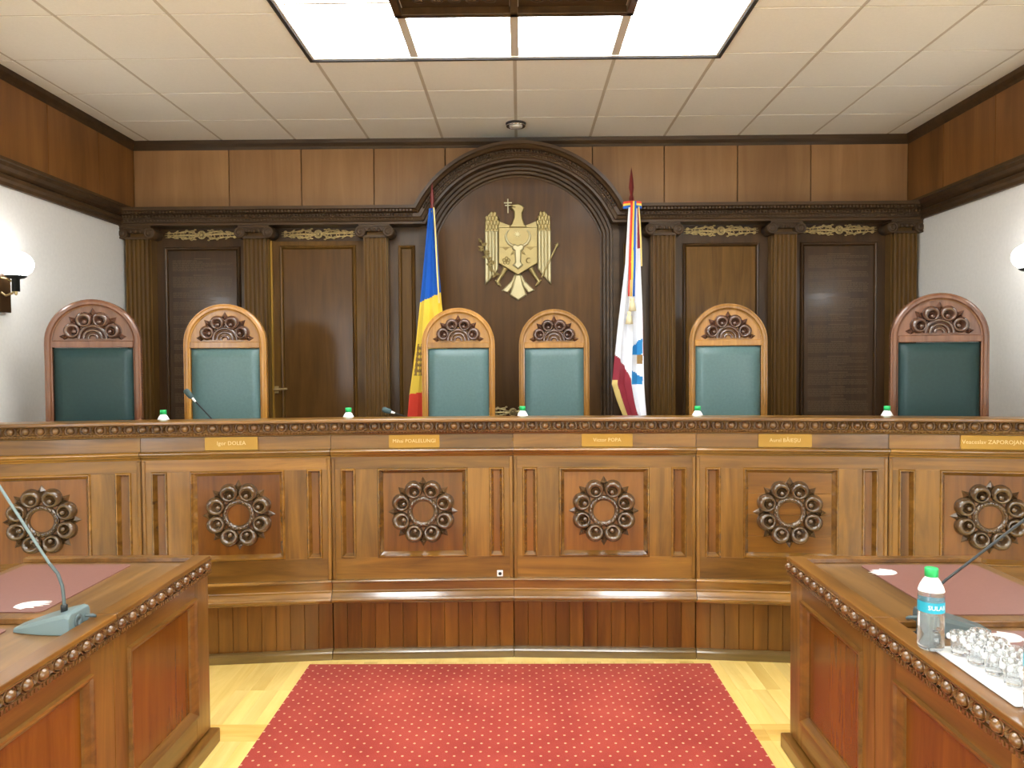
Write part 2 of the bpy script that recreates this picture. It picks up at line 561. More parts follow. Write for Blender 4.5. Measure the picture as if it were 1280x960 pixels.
# entablature + arch : one moulding profile along straight, arc, straight
AC, AR = 2.385, 0.935                         # arch centre height and outer radius
y_ent = YB
# profile (depth from wall towards viewer, offset below the top edge)
EP = [(0, 0), (0.30, 0), (0.335, -0.006), (0.335, -0.03), (0.315, -0.036), (0.30, -0.052), (0.275, -0.058), (0.275, -0.085),
      (0.26, -0.09), (0.25, -0.112), (0.235, -0.118), (0.235, -0.135), (0, -0.135)]
ZT = 2.83
xs = math.sqrt(AR ** 2 - (ZT - AC) ** 2)


def ent_frames():
    """returns frames (o, U, V): a -> -y, b -> outward normal in the elevation"""
    fr = []
    for x in (-XW, -xs - 0.30):
        fr.append(((x, y_ent, ZT), (0, -1, 0), (0, 0, 1)))
    t0 = math.asin((ZT - AC) / AR)
    # mitre frame at the corner
    nA = Vector((0, 0, 1)); nB = Vector((-math.cos(t0), 0, math.sin(t0)))
    mm = (nA + nB).normalized(); k = 1 / mm.dot(nA)
    fr.append(((-xs, y_ent, ZT), (0, -1, 0), tuple(mm * k)))
    n = 40
    for i in range(1, n):
        t = PI - t0 - (PI - 2 * t0) * i / n
        r = Vector((math.cos(t), 0, math.sin(t)))
        fr.append((tuple(Vector((0, y_ent, AC)) + r * AR), (0, -1, 0), tuple(r)))
    mB = Vector((-mm.x, 0, mm.z))
    fr.append(((xs, y_ent, ZT), (0, -1, 0), tuple(mB * k)))
    for x in (xs + 0.30, XW):
        fr.append(((x, y_ent, ZT), (0, -1, 0), (0, 0, 1)))
    return fr


ent = MB().sweep(EP, ent_frames())
ent = ent.build('entablature', 'walnut_x', wall)
# carved bead and leaf rows on the entablature
bead = MB()


def oct_ball(mb, c, r, ry=None):
    mb.ball(c, r, ry or r, r, 6, 4)


x = -XW + 0.03
while x < -xs - 0.02:
    for s in (-1, 1):
        oct_ball(bead, (s * x, y_ent - 0.282, ZT - 0.071), 0.0115)
        oct_ball(bead, (s * x, y_ent - 0.256, ZT - 0.099), 0.007)
        bead.box(s * x - .008, s * x + .008, y_ent - 0.322, y_ent - 0.30, ZT - 0.052, ZT - 0.036)
    x += 0.0265
t0 = math.asin((ZT - AC) / AR)
nb = 76
for i in range(1, nb):
    t = t0 + (PI - 2 * t0) * i / nb
    for rr, dy, rad in ((AR - 0.071, 0.282, 0.0125), (AR - 0.099, 0.256, 0.008)):
        oct_ball(bead, (rr * math.cos(t), y_ent - dy, AC + rr * math.sin(t)), rad)
bead.build('bead_row', 'walnut_x', ent)['kind'] = 'stuff'

# niche : recessed panel with an arched stepped frame
NR, NC = 0.70, 2.40
NX = 0.66
tN = math.acos(NX / NR)


def niche_path(off, y):
    """jamb, arc, jamb with an offset outward"""
    pts = [((-NX - off), ZP)]
    zs = NC + NR * math.sin(tN)
    fr = [((-NX, y, ZP), (0, -1, 0), (-1, 0, 0)), ((-NX, y, zs - .02), (0, -1, 0), (-1, 0, 0))]
    n = 36
    for i in range(0, n + 1):
        t = PI - tN - (PI - 2 * tN) * i / n
        r = Vector((math.cos(t), 0, math.sin(t)))
        fr.append((tuple(Vector((0, y, NC)) + r * NR), (0, -1, 0), tuple(r)))
    fr += [((NX, y, zs - .02), (0, -1, 0), (1, 0, 0)), ((NX, y, ZP), (0, -1, 0), (1, 0, 0))]
    return fr


NP = [(0, 0), (0.02, 0.0), (0.024, 0.012), (0.05, 0.02), (0.055, 0.038), (0.08, 0.045), (0.085, 0.064), (0.11, 0.07), (0.115, 0.088), (0.10, 0.094), (0.10, 0.145), (0, 0.145)]
MB().sweep(NP, niche_path(0, YB - .02)).build('niche_frame', 'walnut_x', wall)
npts = [(-NX - .02, ZP), (NX + .02, ZP)]
for i in range(0, 33):
    t = tN + (PI - 2 * tN) * i / 32
    npts.append(((NR + .02) * math.cos(t), NC + (NR + .02) * math.sin(t)))
MB().prism_xz(npts, YB - .03, YB - .001).build('niche_panel', 'walnut_niche', wall)


def frame_rect(mb, x0, x1, z0, z1, y, prof):
    """mitred picture-frame moulding; prof (out towards viewer, inset)"""
    cor = [(x0, z0, 1, 1), (x1, z0, -1, 1), (x1, z1, -1, -1), (x0, z1, 1, -1)]
    fr = []
    for cx, cz, dx, dz in cor:
        fr.append(((cx, y, cz), (0, -1, 0), (dx, 0, dz)))
    mb.sweep(prof, fr, loop=True, caps=False)
    return mb


PM = [(0, 0), (0.012, 0.002), (0.020, 0.010), (0.016, 0.020), (0.006, 0.026), (0, 0.03)]

# narrow panels between the niche and the inner pilasters
for sx in (-1, 1):
    a, c = sorted((sx * 0.845, sx * 0.985))
    frame_rect(MB(), a, c, 0.62, 2.55, YP, PM).build('panel_moulding', 'walnut_z', wall)
    MB().cbox(a + .03, c - .03, YP - .008, YP, 0.65, 2.52).build('narrow_panel', 'walnut_z', wall)

# fluted pilasters with ionic capitals
PX = [-3.055, -2.11, -1.15, 1.15, 2.11, 3.055]


def flute_profile(w, d):
    n = 5
    pts = [(-w / 2, 0), (-w / 2, -d)]
    fw = w / (n + 0.25)
    x = -w / 2 + fw * 0.125
    for i in range(n):
        a = x + fw * 0.12; c = x + fw * 0.88
        pts.append((a, -d))
        for j in range(1, 8):
            t = PI * j / 8
            mx_ = (a + c) / 2
            pts.append((mx_ - (c - a) / 2 * math.cos(t), -d + (c - a) / 2 * math.sin(t) * 1.7))
        pts.append((c, -d))
        x += fw
    pts += [(w / 2, -d), (w / 2, 0)]
    return pts[::-1]


shaft_me = MB().extrude_z(flute_profile(0.18, 0.13), ZP + .16, 2.605).box(-.098, .098, -.09, 0, ZP, 2.70).mesh('pilaster', 'walnut_shaft')
basep = MB().box(-.125, .125, -.155, 0, ZP, ZP + .10)
basep.box(-.115, .115, -.148, 0, ZP + .10, ZP + .13)
basep.box(-.105, .105, -.14, 0, ZP + .13, ZP + .17)
base_me = basep.mesh('pilaster_base', 'walnut_x')
cp = MB()
cp.box(-.125, .125, -.155, 0, 2.680, 2.703)
cp.box(-.108, .108, -.142, 0, 2.645, 2.680)
cp.box(-.095, .095, -.138, 0, 2.595, 2.612)
for s in (-1, 1):
    cp.T = Matrix.Translation((s * .112, -0.004, 2.640)) @ Matrix.Rotation(PI / 2, 4, 'X')
    cp.lathe([(0, 0), (.044, 0), (.044, .150), (.036, .156), (.034, .148), (.024, .148), (.022, .156), (.012, .158), (.010, .150), (0, .162)], 20)
    cp.T = Matrix.Identity(4)
for i in (-1, 0, 1):
    cp.ball((i * .038, -.148, 2.652), .014, .014, .016, 8, 6)
cap_me = cp.mesh('capital', 'walnut_x')
for px in PX:
    p = link('pilaster', shaft_me, wall, (px, YP, 0))
    link('pilaster_base', base_me, p)
    link('capital', cap_me, p)

# bays between pilasters : left engraved, door, plain, right engraved
BAYS = [(-2.58, 'engraved'), (-1.63, 'door'), (1.63, 'plain'), (2.58, 'engraved')]
for bx, kind in BAYS:
    x0, x1 = bx - .31, bx + .31
    if kind == 'door':
        dr = struct(MB().box(bx - .375, bx + .375, YP - .035, YP, ZP + .005, 2.585).build('door_1', 'walnut_z', bev=0.003))
        frame_rect(MB(), x0, x1, ZP + .16, 2.55, YP - .035, PM).build('panel_moulding', 'walnut_z', dr)
        MB().cbox(x0 + .03, x1 - .03, YP - .045, YP - .03, ZP + .19, 2.52).build('door_panel', 'walnut_door', dr)
        h = MB()
        h.box(bx - .366, bx - .334, YP - .043, YP - .034, 1.355, 1.412)
        h.tube([(bx - .35, YP - .04, 1.385), (bx - .35, YP - .085, 1.385), (bx - .345, YP - .092, 1.386), (bx - .25, YP - .092, 1.392)],
               [.011, .011, .012, .008], 8)
        h.build('door_handle', 'gilt', dr)
        MB().box(bx - .380, bx - .366, YP - .055, YP - .03, ZP + .01, 2.585).build('edge_strip', 'brass', dr)
    else:
        frame_rect(MB(), x0, x1, ZP + .16, 2.55, YP, PM).build('panel_moulding', 'walnut_dark', wall)
        pn = MB().cbox(x0 + .03, x1 - .03, YP - .010, YP, ZP + .19, 2.52).build(
            'engraved_panel' if kind == 'engraved' else 'wall_panel', 'walnut_dark' if kind == 'engraved' else 'walnut_z', wall)
        if kind == 'engraved':
            tx = MB()
            rnd = random.Random(3 if bx < 0 else 5)
            z = 2.45
            while z > 1.0:
                # a centred heading, then a paragraph
                hw = rnd.uniform(.05, .12)
                tx.box(bx - hw, bx + hw, YP - .0112, YP - .0098, z, z + .006); z -= .014
                for ln in range(rnd.randint(4, 9)):
                    xx = x0 + .065
                    end = x1 - .065 - (rnd.uniform(.1, .3) if rnd.random() < .25 else rnd.uniform(0, .02))
                    while xx < end:
                        wl = min(rnd.uniform(.012, .05), end - xx)
                        tx.box(xx, xx + wl, YP - .0112, YP - .0098, z, z + .0045)
                        xx += wl + .006
                    z -= .0115
                z -= rnd.uniform(.012, .03)
            tx.build('engraved_text', 'engraving', pn)['kind'] = 'stuff'

# podium behind the bench
podium = struct(MB().box(-XW, XW, 4.22, YB, 0, ZP).build('floor_podium', 'oak_x'))

# ------------------------------------------------------------------ ceiling with tiles
ceil = struct(MB().box(-XW - .2, XW + .2, YR - .2, YB + .2, ZC + .10, ZC + .2).build('ceiling', 'ceiling_grid'))
LX0, LX1 = -1.23, 1.19
LY = [(2.18, 4.60), (-3.40, -0.98)]          # luminaire bays: the visible one, then one added behind the camera for light
tile_me = {}
gx = [-XW] + [-3.02 + .6 * i for i in range(11)] + [XW]
gy = [YB]
y = 5.72
while y > YR:
    gy.append(y); y -= 0.575
gy.append(YR)
grid = MB()


def in_lum(x0, x1, y0, y1):
    cx, cy = (x0 + x1) / 2, (y0 + y1) / 2
    return any(LX0 < cx < LX1 and a < cy < c for a, c in LY)


def clip_lum(y0, y1, x0, x1):
    """clip a tile's y-range against the luminaire openings"""
    segs = [(y0, y1)]
    if x1 > LX0 + .05 and x0 < LX1 - .05:
        for a, c in LY:
            out = []
            for s0, s1 in segs:
                if s1 <= a or s0 >= c:
                    out.append((s0, s1))
                else:
                    if s0 < a - .02:
                        out.append((s0, a))
                    if s1 > c + .02:
                        out.append((c, s1))
            segs = out
    return segs


for i in range(len(gx) - 1):
    for j in range(len(gy) - 1):
        for s0, s1 in clip_lum(gy[j + 1], gy[j], gx[i], gx[i + 1]):
            x0, x1 = gx[i] + .011, gx[i + 1] - .011
            MB().box(x0, x1, s0 + .006, s1 - .006, ZC - .001, ZC + .012).build('tile', 'ceiling_tile', ceil)
# T-bar grid behind the tiles, with openings for the luminaires
g = MB()
for (x0, x1, y0, y1) in ((-XW, LX0, YR, YB), (LX1, XW, YR, YB), (LX0, LX1, 4.60, YB), (LX0, LX1, -0.98, 2.18), (LX0, LX1, YR, -3.40)):
    g.box(x0, x1, y0, y1, ZC + .002, ZC + .02)
g.build('tile_grid', 'ceiling_grid', ceil)

# ------------------------------------------------------------------ ceiling luminaires


def luminaire(y0, y1, label):
    t = thing('ceiling_light', label, 'ceiling light', ((LX0 + LX1) / 2, (y0 + y1) / 2, ZC), 0, 'square ceiling lights')
    W, D = LX1 - LX0, y1 - y0
    hx, hy = W / 2, D / 2
    tr = MB()
    for (a, c, p, q) in ((-hx - .022, -hx, -hy - .022, hy + .022), (hx, hx + .022, -hy - .022, hy + .022), (-hx, hx, -hy - .022, -hy), (-hx, hx, hy, hy + .022)):
        tr.box(a, c, p, q, -.012, .09)
    tr.build('trim_frame', 'lamp_trim', t)
    li = MB()
    for (a, c, p, q) in ((-hx, -hx + .012, -hy, hy), (hx - .012, hx, -hy, hy), (-hx + .012, hx - .012, -hy, -hy + .012), (-hx + .012, hx - .012, hy - .012, hy)):
        li.box(a, c, p, q, -.004, .088)
    li.build('liner', 'lamp_liner', t)
    cw, cd = (W - .024) / 4, (D - .024) / 4
    dm = MB().box(-cw / 2 + .004, cw / 2 - .004, -cd / 2 + .004, cd / 2 - .004, 0, .01).mesh('diffuser', 'diffuser')
    for i in range(4):
        for j in range(4):
            if i in (1, 2) and j in (1, 2):
                continue
            link('diffuser', dm, t, (-hx + .012 + cw * (i + .5), -hy + .012 + cd * (j + .5), .055))
    bar_y = MB().box(-.023, .023, -hy + .012, hy - .012, 0, .05).mesh('divider', 'lamp_divider')
    bar_x = MB().box(-hx + .012, hx - .012, -.008, .008, .03, .05).mesh('divider', 'lamp_divider')
    for i in (1, 2, 3):
        link('divider', bar_y, t, (-hx + .012 + cw * i, 0, .002))
        link('divider', bar_x, t, (0, -hy + .012 + cd * i, 0.012))
    # dark carved timber centre
    c = MB()
    c.box(-cw - .02, cw + .02, -cd, cd, .006, .03)
    ctr = c.build('timber_centre', 'walnut_x', t)
    fb = MB()
    for xx in (-cw - .02, -.02, cw - .02):
        fb.box(xx, xx + .04, -cd - .01, cd + .01, -.035, .006)
    for yy in (-cd - .01, -.02, cd - .03):
        fb.box(-cw - .02, cw + .02, yy, yy + .04, -.035, .006)
    fb.build('timber_frame', 'walnut_dark', ctr, bev=.004)
    rl = MB()
    for sx in (-1, 1):
        for sy in (-1, 1):
            for k in range(5):
                xx = sx * (cw / 2) + (k - 2) * .09
                rl.ball((xx, sy * (cd - .10), .004), .035, .02, .012, 8, 5)
    rl.build('timber_relief', 'walnut_x', ctr)['kind'] = 'stuff'
    return t


luminaire(*LY[0], 'square ceiling light with white diffusers around dark timber centre, above the red carpet')
luminaire(*LY[1], 'square ceiling light added out of view over the rear half of the hall')  # unseen second fitting, added for light from behind the camera

# smoke detector
t = thing('smoke_detector', 'small round smoke detector on the ceiling tiles above the arch', 'smoke detector', (-0.02, 5.86, ZC - .001))
mb = MB().lathe([(0, -.012), (.072, -.012), (.078, -.006), (.078, 0), (0, 0)], 24)
mb.build('base', 'lamp_trim', t)
MB().lathe([(0, -.034), (.035, -.034), (.05, -.026), (.05, -.012), (0, -.012)], 24).build('cover', 'white_plastic', t)
MB().tube([(.068 * math.cos(2 * PI * i / 20), .068 * math.sin(2 * PI * i / 20), -.020) for i in range(20)], .007, 6, loop=True).build('ring', 'chrome', t)

# ------------------------------------------------------------------ carved rosette pieces (shared by bench and chairs)


def ring_mesh(R, r, nseg, beads, mat):
    """rope-like ring lying in the x-z plane, facing -y"""
    mb = MB()
    mb.T = Matrix.Rotation(PI / 2, 4, 'X')
    mb.lathe([(R - r, 0), (R - r, r * .7), (R - r * .4, r * 1.2), (R + r * .4, r * 1.2), (R + r, r * .7), (R + r, 0)], nseg)
    for i in range(beads):
        a = 2 * PI * i / beads
        mb.ball((R * math.cos(a), R * math.sin(a), r * 1.25), r * .62, r * .62, r * .5, 6, 4)
    return mb.mesh('rope_ring', mat)


def petal_mesh(mat):
    """petal pointing along +z : fat domed lobe with an off-centre hollow and a berry, facing -y"""
    mb = MB()
    n = 24
    ts = [(0, 0), (.03, .30), (.14, .62), (.32, .90), (.50, 1.0), (.68, .97), (.86, .80), (1.0, .45)]
    v, f = [], []
    k = len(ts) + 2
    for i in range(n):
        a = 2 * PI * i / n
        ca, sa = math.cos(a), math.sin(a)
        H = .027 + .012 * (.5 + .5 * sa)
        ox, oz = .0505 * ca, .129 + .0505 * sa
        hx, hz = .0215 * ca, .119 + .0205 * sa
        for t_, h in ts:
            v.append((ox + (hx - ox) * t_, -H * h, oz + (hz - oz) * t_))
        v.append((.014 * ca, -.007, .119 + .014 * sa))
        v.append((0, -.006, .119))
    for i in range(n):
        i2 = (i + 1) % n
        for j in range(k - 1):
            f.append((i * k + j, i * k + j + 1, i2 * k + j + 1, i2 * k + j))
    mb.add(v, f, 0, True)
    mb.ball((0, -.021, .112), .0140, .014, .0140, 12, 8)
    return mb.mesh('petal', mat)


def spike_mesh(mat):
    """pyramid leaf tip pointing along +z"""
    z0, z1, w, h = .138, .190, .019, .020
    v = [(-w, 0, z0 + .02), (0, 0, z0 - .01), (w, 0, z0 + .02), (0, 0, z1), (0, -h, z0 + .018)]
    return MB().add(v, [(0, 4, 3), (4, 2, 3), (0, 1, 4), (1, 2, 4), (0, 3, 2, 1)]).mesh('leaf_tip', mat)


RING = ring_mesh(.071, .0135, 32, 22, 'oak_rosette')
PETAL = petal_mesh('oak_rosette')
SPIKE = spike_mesh('oak_rosette')
C_PETAL = petal_mesh('chair_carving')
C_SPIKE = spike_mesh('chair_carving')

# ------------------------------------------------------------------ judges' bench
RB, SW, BX, BY = 13.5, 0.98, -0.04, 4.10


def joint(k):
    a = k * SW / RB
    return Vector((BX + RB * math.sin(a), BY - RB + RB * math.cos(a), 0))


bl = ['carved oak bench section behind the desks with the pale grey microphone',
      'carved oak bench section with brass nameplate, in front of the chair beside the lever-handled door',
      'carved oak bench section with the small white socket low on its front',
      'carved oak bench section in front of the chair between eagle emblem and white flag',
      'carved oak bench section whose centre panel is made of horizontal boards',
      'carved oak bench section behind the desk with crystal glasses and long dark microphone']
MT = math.tan(SW / RB / 2)
Z_FR1, Z_RAIL1, Z_RAIL0 = 1.213, 1.140, 1.092
OZ0, OZ1 = .547, 1.026                # panel openings
OPEN = [(-.24, .24), (-.437, -.363), (.363, .437)]


def bench_section(k):
    A, B = joint(k), joint(k + 1)
    mid = (A + B) / 2
    ang = math.atan2(B.y - A.y, B.x - A.x)
    hw = (B - A).length / 2
    t = thing('bench_section', bl[k + 3], 'bench', mid, ang, 'sections of the carved judges bench')
    t.rotation_euler = (0, 0, ang)
    g = .0015
    MB().box(-hw + g, hw - g, .035, .07, .05, Z_FR1).build('back_board', 'oak_x', t)
    # face frame with three openings
    xsx = sorted([-hw + g, hw - g] + [v for p in OPEN for v in p])
    zsz = [.425, OZ0, OZ1, Z_RAIL0]
    for i in range(len(xsx) - 1):
        xc = (xsx[i] + xsx[i + 1]) / 2
        hole = any(a < xc < c for a, c in OPEN)
        if hole:
            continue
        MB().box(xsx[i], xsx[i + 1], 0, .034, OZ0, OZ1).build('stile', 'oak_z', t)
    MB().box(-hw + g, hw - g, 0, .034, zsz[0], OZ0).build('bottom_rail', 'oak_x', t, bev=.001)
    MB().box(-hw + g, hw - g, 0, .034, OZ1, Z_RAIL0).build('top_rail', 'oak_x', t, bev=.001)
    # corner strips at the joints
    for s in (-1, 1):
        MB().cbox(s * (hw - .012) - .009, s * (hw - .012) + .009, -.006, 0, .43, Z_RAIL0 - .005, .003).build('corner_strip', 'oak_z', t)
    for n, (a, c) in enumerate(OPEN):
        wdt = .028 if n == 0 else .020
        mo = MB()
        frame_rect(mo, a, c, OZ0, OZ1, .034, [(.034, -.004), (.042, .002), (.042, .006), (.030, .011), (.010, wdt), (0, wdt + .002), (0, -.004)])
        mo.build('panel_moulding', 'oak_gloss', t)
        if n == 0:
            if k == 1:
                # boarded panel of horizontal strips
                zb = [OZ0 + .01, .66, .775, .89, OZ1 - .01]
                for q in range(4):
                    MB().cbox(a + .02, c - .02, .022, .034, zb[q], zb[q + 1] - .001, .001).build('panel_board', 'oak_panel_x', t)
            else:
                MB().box(a + .02, c - .02, .022, .034, OZ0 + .02, OZ1 - .02).build('centre_panel', 'oak_panel', t)
        else:
            MB().box(a + .01, c - .01, .024, .034, OZ0 + .01, OZ1 - .01).build('slot_panel', 'oak_panel', t)
    # name frieze, half-round rail, ledge, planks and plinth
    MB().box(-hw + g, hw - g, -.004, .034, Z_RAIL1 - .004, Z_FR1 - .002).build('frieze_board', 'oak_x', t, bev=.001)
    rail = [(.034, Z_RAIL0)] + [(-.002, Z_RAIL0), (-.006, 1.100), (-.016, 1.106), (-.020, 1.114)]
    for i in range(29):
        a = -PI / 2 + PI * i / 28
        rail.append((-.018 - .017 * math.cos(a), 1.126 + .0125 * math.sin(a)))
    rail += [(-.004, Z_RAIL1), (.034, Z_RAIL1)]
    MB().extrude_x([(p[0], p[1]) for p in rail], -hw + g, hw - g, mitre=MT).build('half_round_rail', 'oak_gloss', t)
    led = [(.034, .300), (-.008, .300), (-.012, .308), (-.026, .310)]
    for i in range(25):
        a = -PI / 2 + PI * .82 * i / 24
        led.append((-.030 - .022 * math.cos(a), .329 + .017 * math.sin(a)))
    led += [(-.022, .362), (-.012, .368), (-.010, .372), (-.010, .412)]
    for i in range(9):
        a = -PI / 2 + PI * i / 8
        led.append((-.014 - .012 * math.cos(a), .4215 + .0085 * math.sin(a)))
    led += [(.034, .430)]
    MB().extrude_x(led, -hw + g, hw - g, mitre=MT).build('ledge_moulding', 'oak_gloss', t)
    npk = 13
    pw = (2 * hw - 2 * g) / npk
    for i in range(npk):
        MB().cbox(-hw + g + pw * i + .0006, -hw + g + pw * (i + 1) - .0006, .004, .034, .046, .302, .0022).build('plank', 'plank_wood', t)
    bs = [(.034, 0), (-.030, 0), (-.030, .036), (-.026, .044), (-.012, .050), (.034, .050)]
    MB().extrude_x(bs, -hw + g, hw - g, mitre=MT).build('plinth_board', 'base_wood', t)
    # rosette
    ro = link('rosette', RING, t, (0, .022, .789))
    for i in range(8):
        link('petal', PETAL, ro, None, (0, math.radians(22.5 + 45 * i), 0))
        link('leaf_tip', SPIKE, ro, None, (0, math.radians(45 * i), 0))
    return t


for k in range(-3, 3):
    bench_section(k)

# bench capping with carved edge : follows all facets
EGG_R = .0195


def egg_mesh(mat):
    """egg in a ring with a dart beside it; lies on a vertical face, facing -y"""
    mb = MB()
    mb.ball((0, -.004, 0), .0190, .017, .0195, 12, 8)
    pts = [(.0245 * math.cos(2 * PI * i / 16), -.004, .0240 * math.sin(2 * PI * i / 16)) for i in range(16)]
    mb.tube(pts, .0030, 5, loop=True)
    x = .035
    mb.add([(x - .011, 0, .022), (x + .011, 0, .022), (x, -.012, .004), (x - .010, 0, -.022), (x + .010, 0, -.022), (x, -.010, -.008), (x - .004, 0, 0), (x + .004, 0, 0)],
           [(0, 2, 1), (0, 6, 2), (1, 2, 7), (3, 4, 5), (3, 5, 6), (4, 7, 5), (6, 5, 2), (5, 7, 2)])
    return mb.mesh('egg', mat)


EGG = egg_mesh('oak_carved')
top = thing('bench_capping', 'long faceted oak capping with egg carved edge along the top of the bench', 'bench top', (BX, BY, 0))
org = Vector((BX, BY, 0))
J = [joint(k) - org for k in range(-3, 4)]


def facet_frames(z=0):
    fr = []
    nrm = []
    for i in range(6):
        d = (J[i + 1] - J[i]).normalized()
        nrm.append(Vector((d.y, -d.x, 0)))       # towards the viewer
    for i in range(7):
        if i == 0:
            n, k = nrm[0], 1
        elif i == 6:
            n, k = nrm[5], 1
        else:
            n = (nrm[i - 1] + nrm[i]).normalized(); k = 1 / n.dot(nrm[i])
        fr.append((tuple(J[i]), tuple(n * k), (0, 0, 1)))
    return fr


FR = facet_frames()
MB().sweep([(-.075, 1.284), (.086, 1.284), (.092, 1.288), (.092, 1.298), (.088, 1.302), (-.075, 1.302)], FR).build('capping_board', 'oak_x', top)
em = MB().sweep([(-.03, 1.214), (.022, 1.214), (.026, 1.222), (.034, 1.228), (.062, 1.231), (.064, 1.236), (.052, 1.240), (.052, 1.280), (.070, 1.281), (.072, 1.284), (-.03, 1.284)], FR).build('edge_moulding', 'oak_carved', top)
bd = MB()
for i in range(6):
    A, B = J[i], J[i + 1]
    d = (B - A).normalized(); n = Vector((d.y, -d.x, 0)); Ln = (B - A).length
    ang = math.atan2(d.y, d.x)
    ne = 14
    for e in range(ne):
        p = A + d * (Ln * (e + .5) / ne) + n * .057
        link('egg', EGG, em, (p.x, p.y, 1.2605), (0, 0, ang))
    q = int(Ln / .0155)
    for e in range(q):
        p = A + d * (Ln * (e + .5) / q) + n * .042
        bd.ball((p.x, p.y, 1.2285), .0062, .0062, .0062, 6, 4)
bd.build('bead_row', 'oak_carved', em)['kind'] = 'stuff'
# inner writing desk of the bench, lower than the capping
MB().sweep([(-.48, 1.085), (-.072, 1.085), (-.072, 1.12), (-.48, 1.12)], FR).build('writing_desk', 'oak_x', top)

# ------------------------------------------------------------------ brass nameplates
NPL = [(-2, .315 - .49 + .02, 'Igor DOLEA', .030, 'brass nameplate with short lettering, on the bench beside the lever-handled door'),
       (-1, 0.0, 'Mihai POALELUNGI', .026, 'brass nameplate with faint lettering, on the bench below the blue, yellow and red flag'),
       (0, 0.0, 'Victor POPA', .030, 'bright brass nameplate on the bench in front of the chair nearest the white flag'),
       (1, 0.0, 'Aurel BĂIEȘU', .030, 'brass nameplate above the bench panel made of horizontal boards'),
       (2, 0.0, 'Veaceslav ZAPOROJAN', .0265, 'brass nameplate filled edge to edge by long lettering')]
NAME_PX = {-2: 287, -1: 517, 0: 758.5, 1: 980, 2: 1237.5}
for k, off, txt, size, lab in NPL:
    A, B = joint(k), joint(k + 1)
    d = (B - A).normalized()
    ang = math.atan2(d.y, d.x)
    # where the plate sits along its facet
    tx = (NAME_PX[k] - 650) / F
    s = (A.y * tx - A.x) / (d.x - d.y * tx)
    p = A + d * s + Vector((d.y, -d.x, 0)) * .0048
    wd, hh = (.136, .0345) if k != 2 else (.150, .0350)
    t = thing('nameplate', lab, 'nameplate', (p.x, p.y, 1.1755), ang, 'brass nameplates along the bench')
    pts = []
    c = .006
    for cx, cz, a0 in ((wd - c, hh - c, 0), (-wd + c, hh - c, 90), (-wd + c, -hh + c, 180), (wd - c, -hh + c, 270)):
        for q in range(4):
            a = math.radians(a0 + 30 * q)
            pts.append((cx + c * math.cos(a), cz + c * math.sin(a)))
    MB().prism_xz(pts, -.0055, 0).build('plate', 'brass', t)
    me = text_mesh(txt, size * 1.15)
    me.materials.clear(); me.materials.append(MATS['brass_letter'])
    xs_ = [v.co.x for v in me.vertices]
    kx = 2 * wd * {-2: .54, -1: .84, 0: .55, 1: .58, 2: .95}[k] / (max(xs_) - min(xs_))
    for v in me.vertices:
        v.co.x *= kx; v.co.y *= min(1.15, max(.8, kx))
    lo = link('lettering', me, t, (0, -.0057, 0.001), (PI / 2, 0, 0))

# small white socket low on the bench
A, B = joint(-1), joint(0)
d = (B - A).normalized()
p = A + d * (SW - .075)
t = thing('floor_socket', 'small white socket with a dark hole, low on the bench front', 'socket', (p.x, p.y, .452), math.atan2(d.y, d.x))
MB().box(-.016, .016, -.010, 0, -.016, .016).build('housing', 'white_plastic', t, bev=.002)
mb = MB(); mb.T = Matrix.Translation((0, -.010, 0)) @ Matrix.Rotation(PI / 2, 4, 'X')
mb.lathe([(0, .002), (.009, .002), (.009, -.001)], 12).build('hole', 'black_plastic', t)

# ------------------------------------------------------------------ judges' chairs


def arch_outline(w, zb, zs, n=24):
    pts = [(-w, zb), (w, zb)]
    for i in range(n + 1):
        a = PI * i / n
        pts.append((w * math.cos(a), zs + w * math.sin(a)))
    return pts


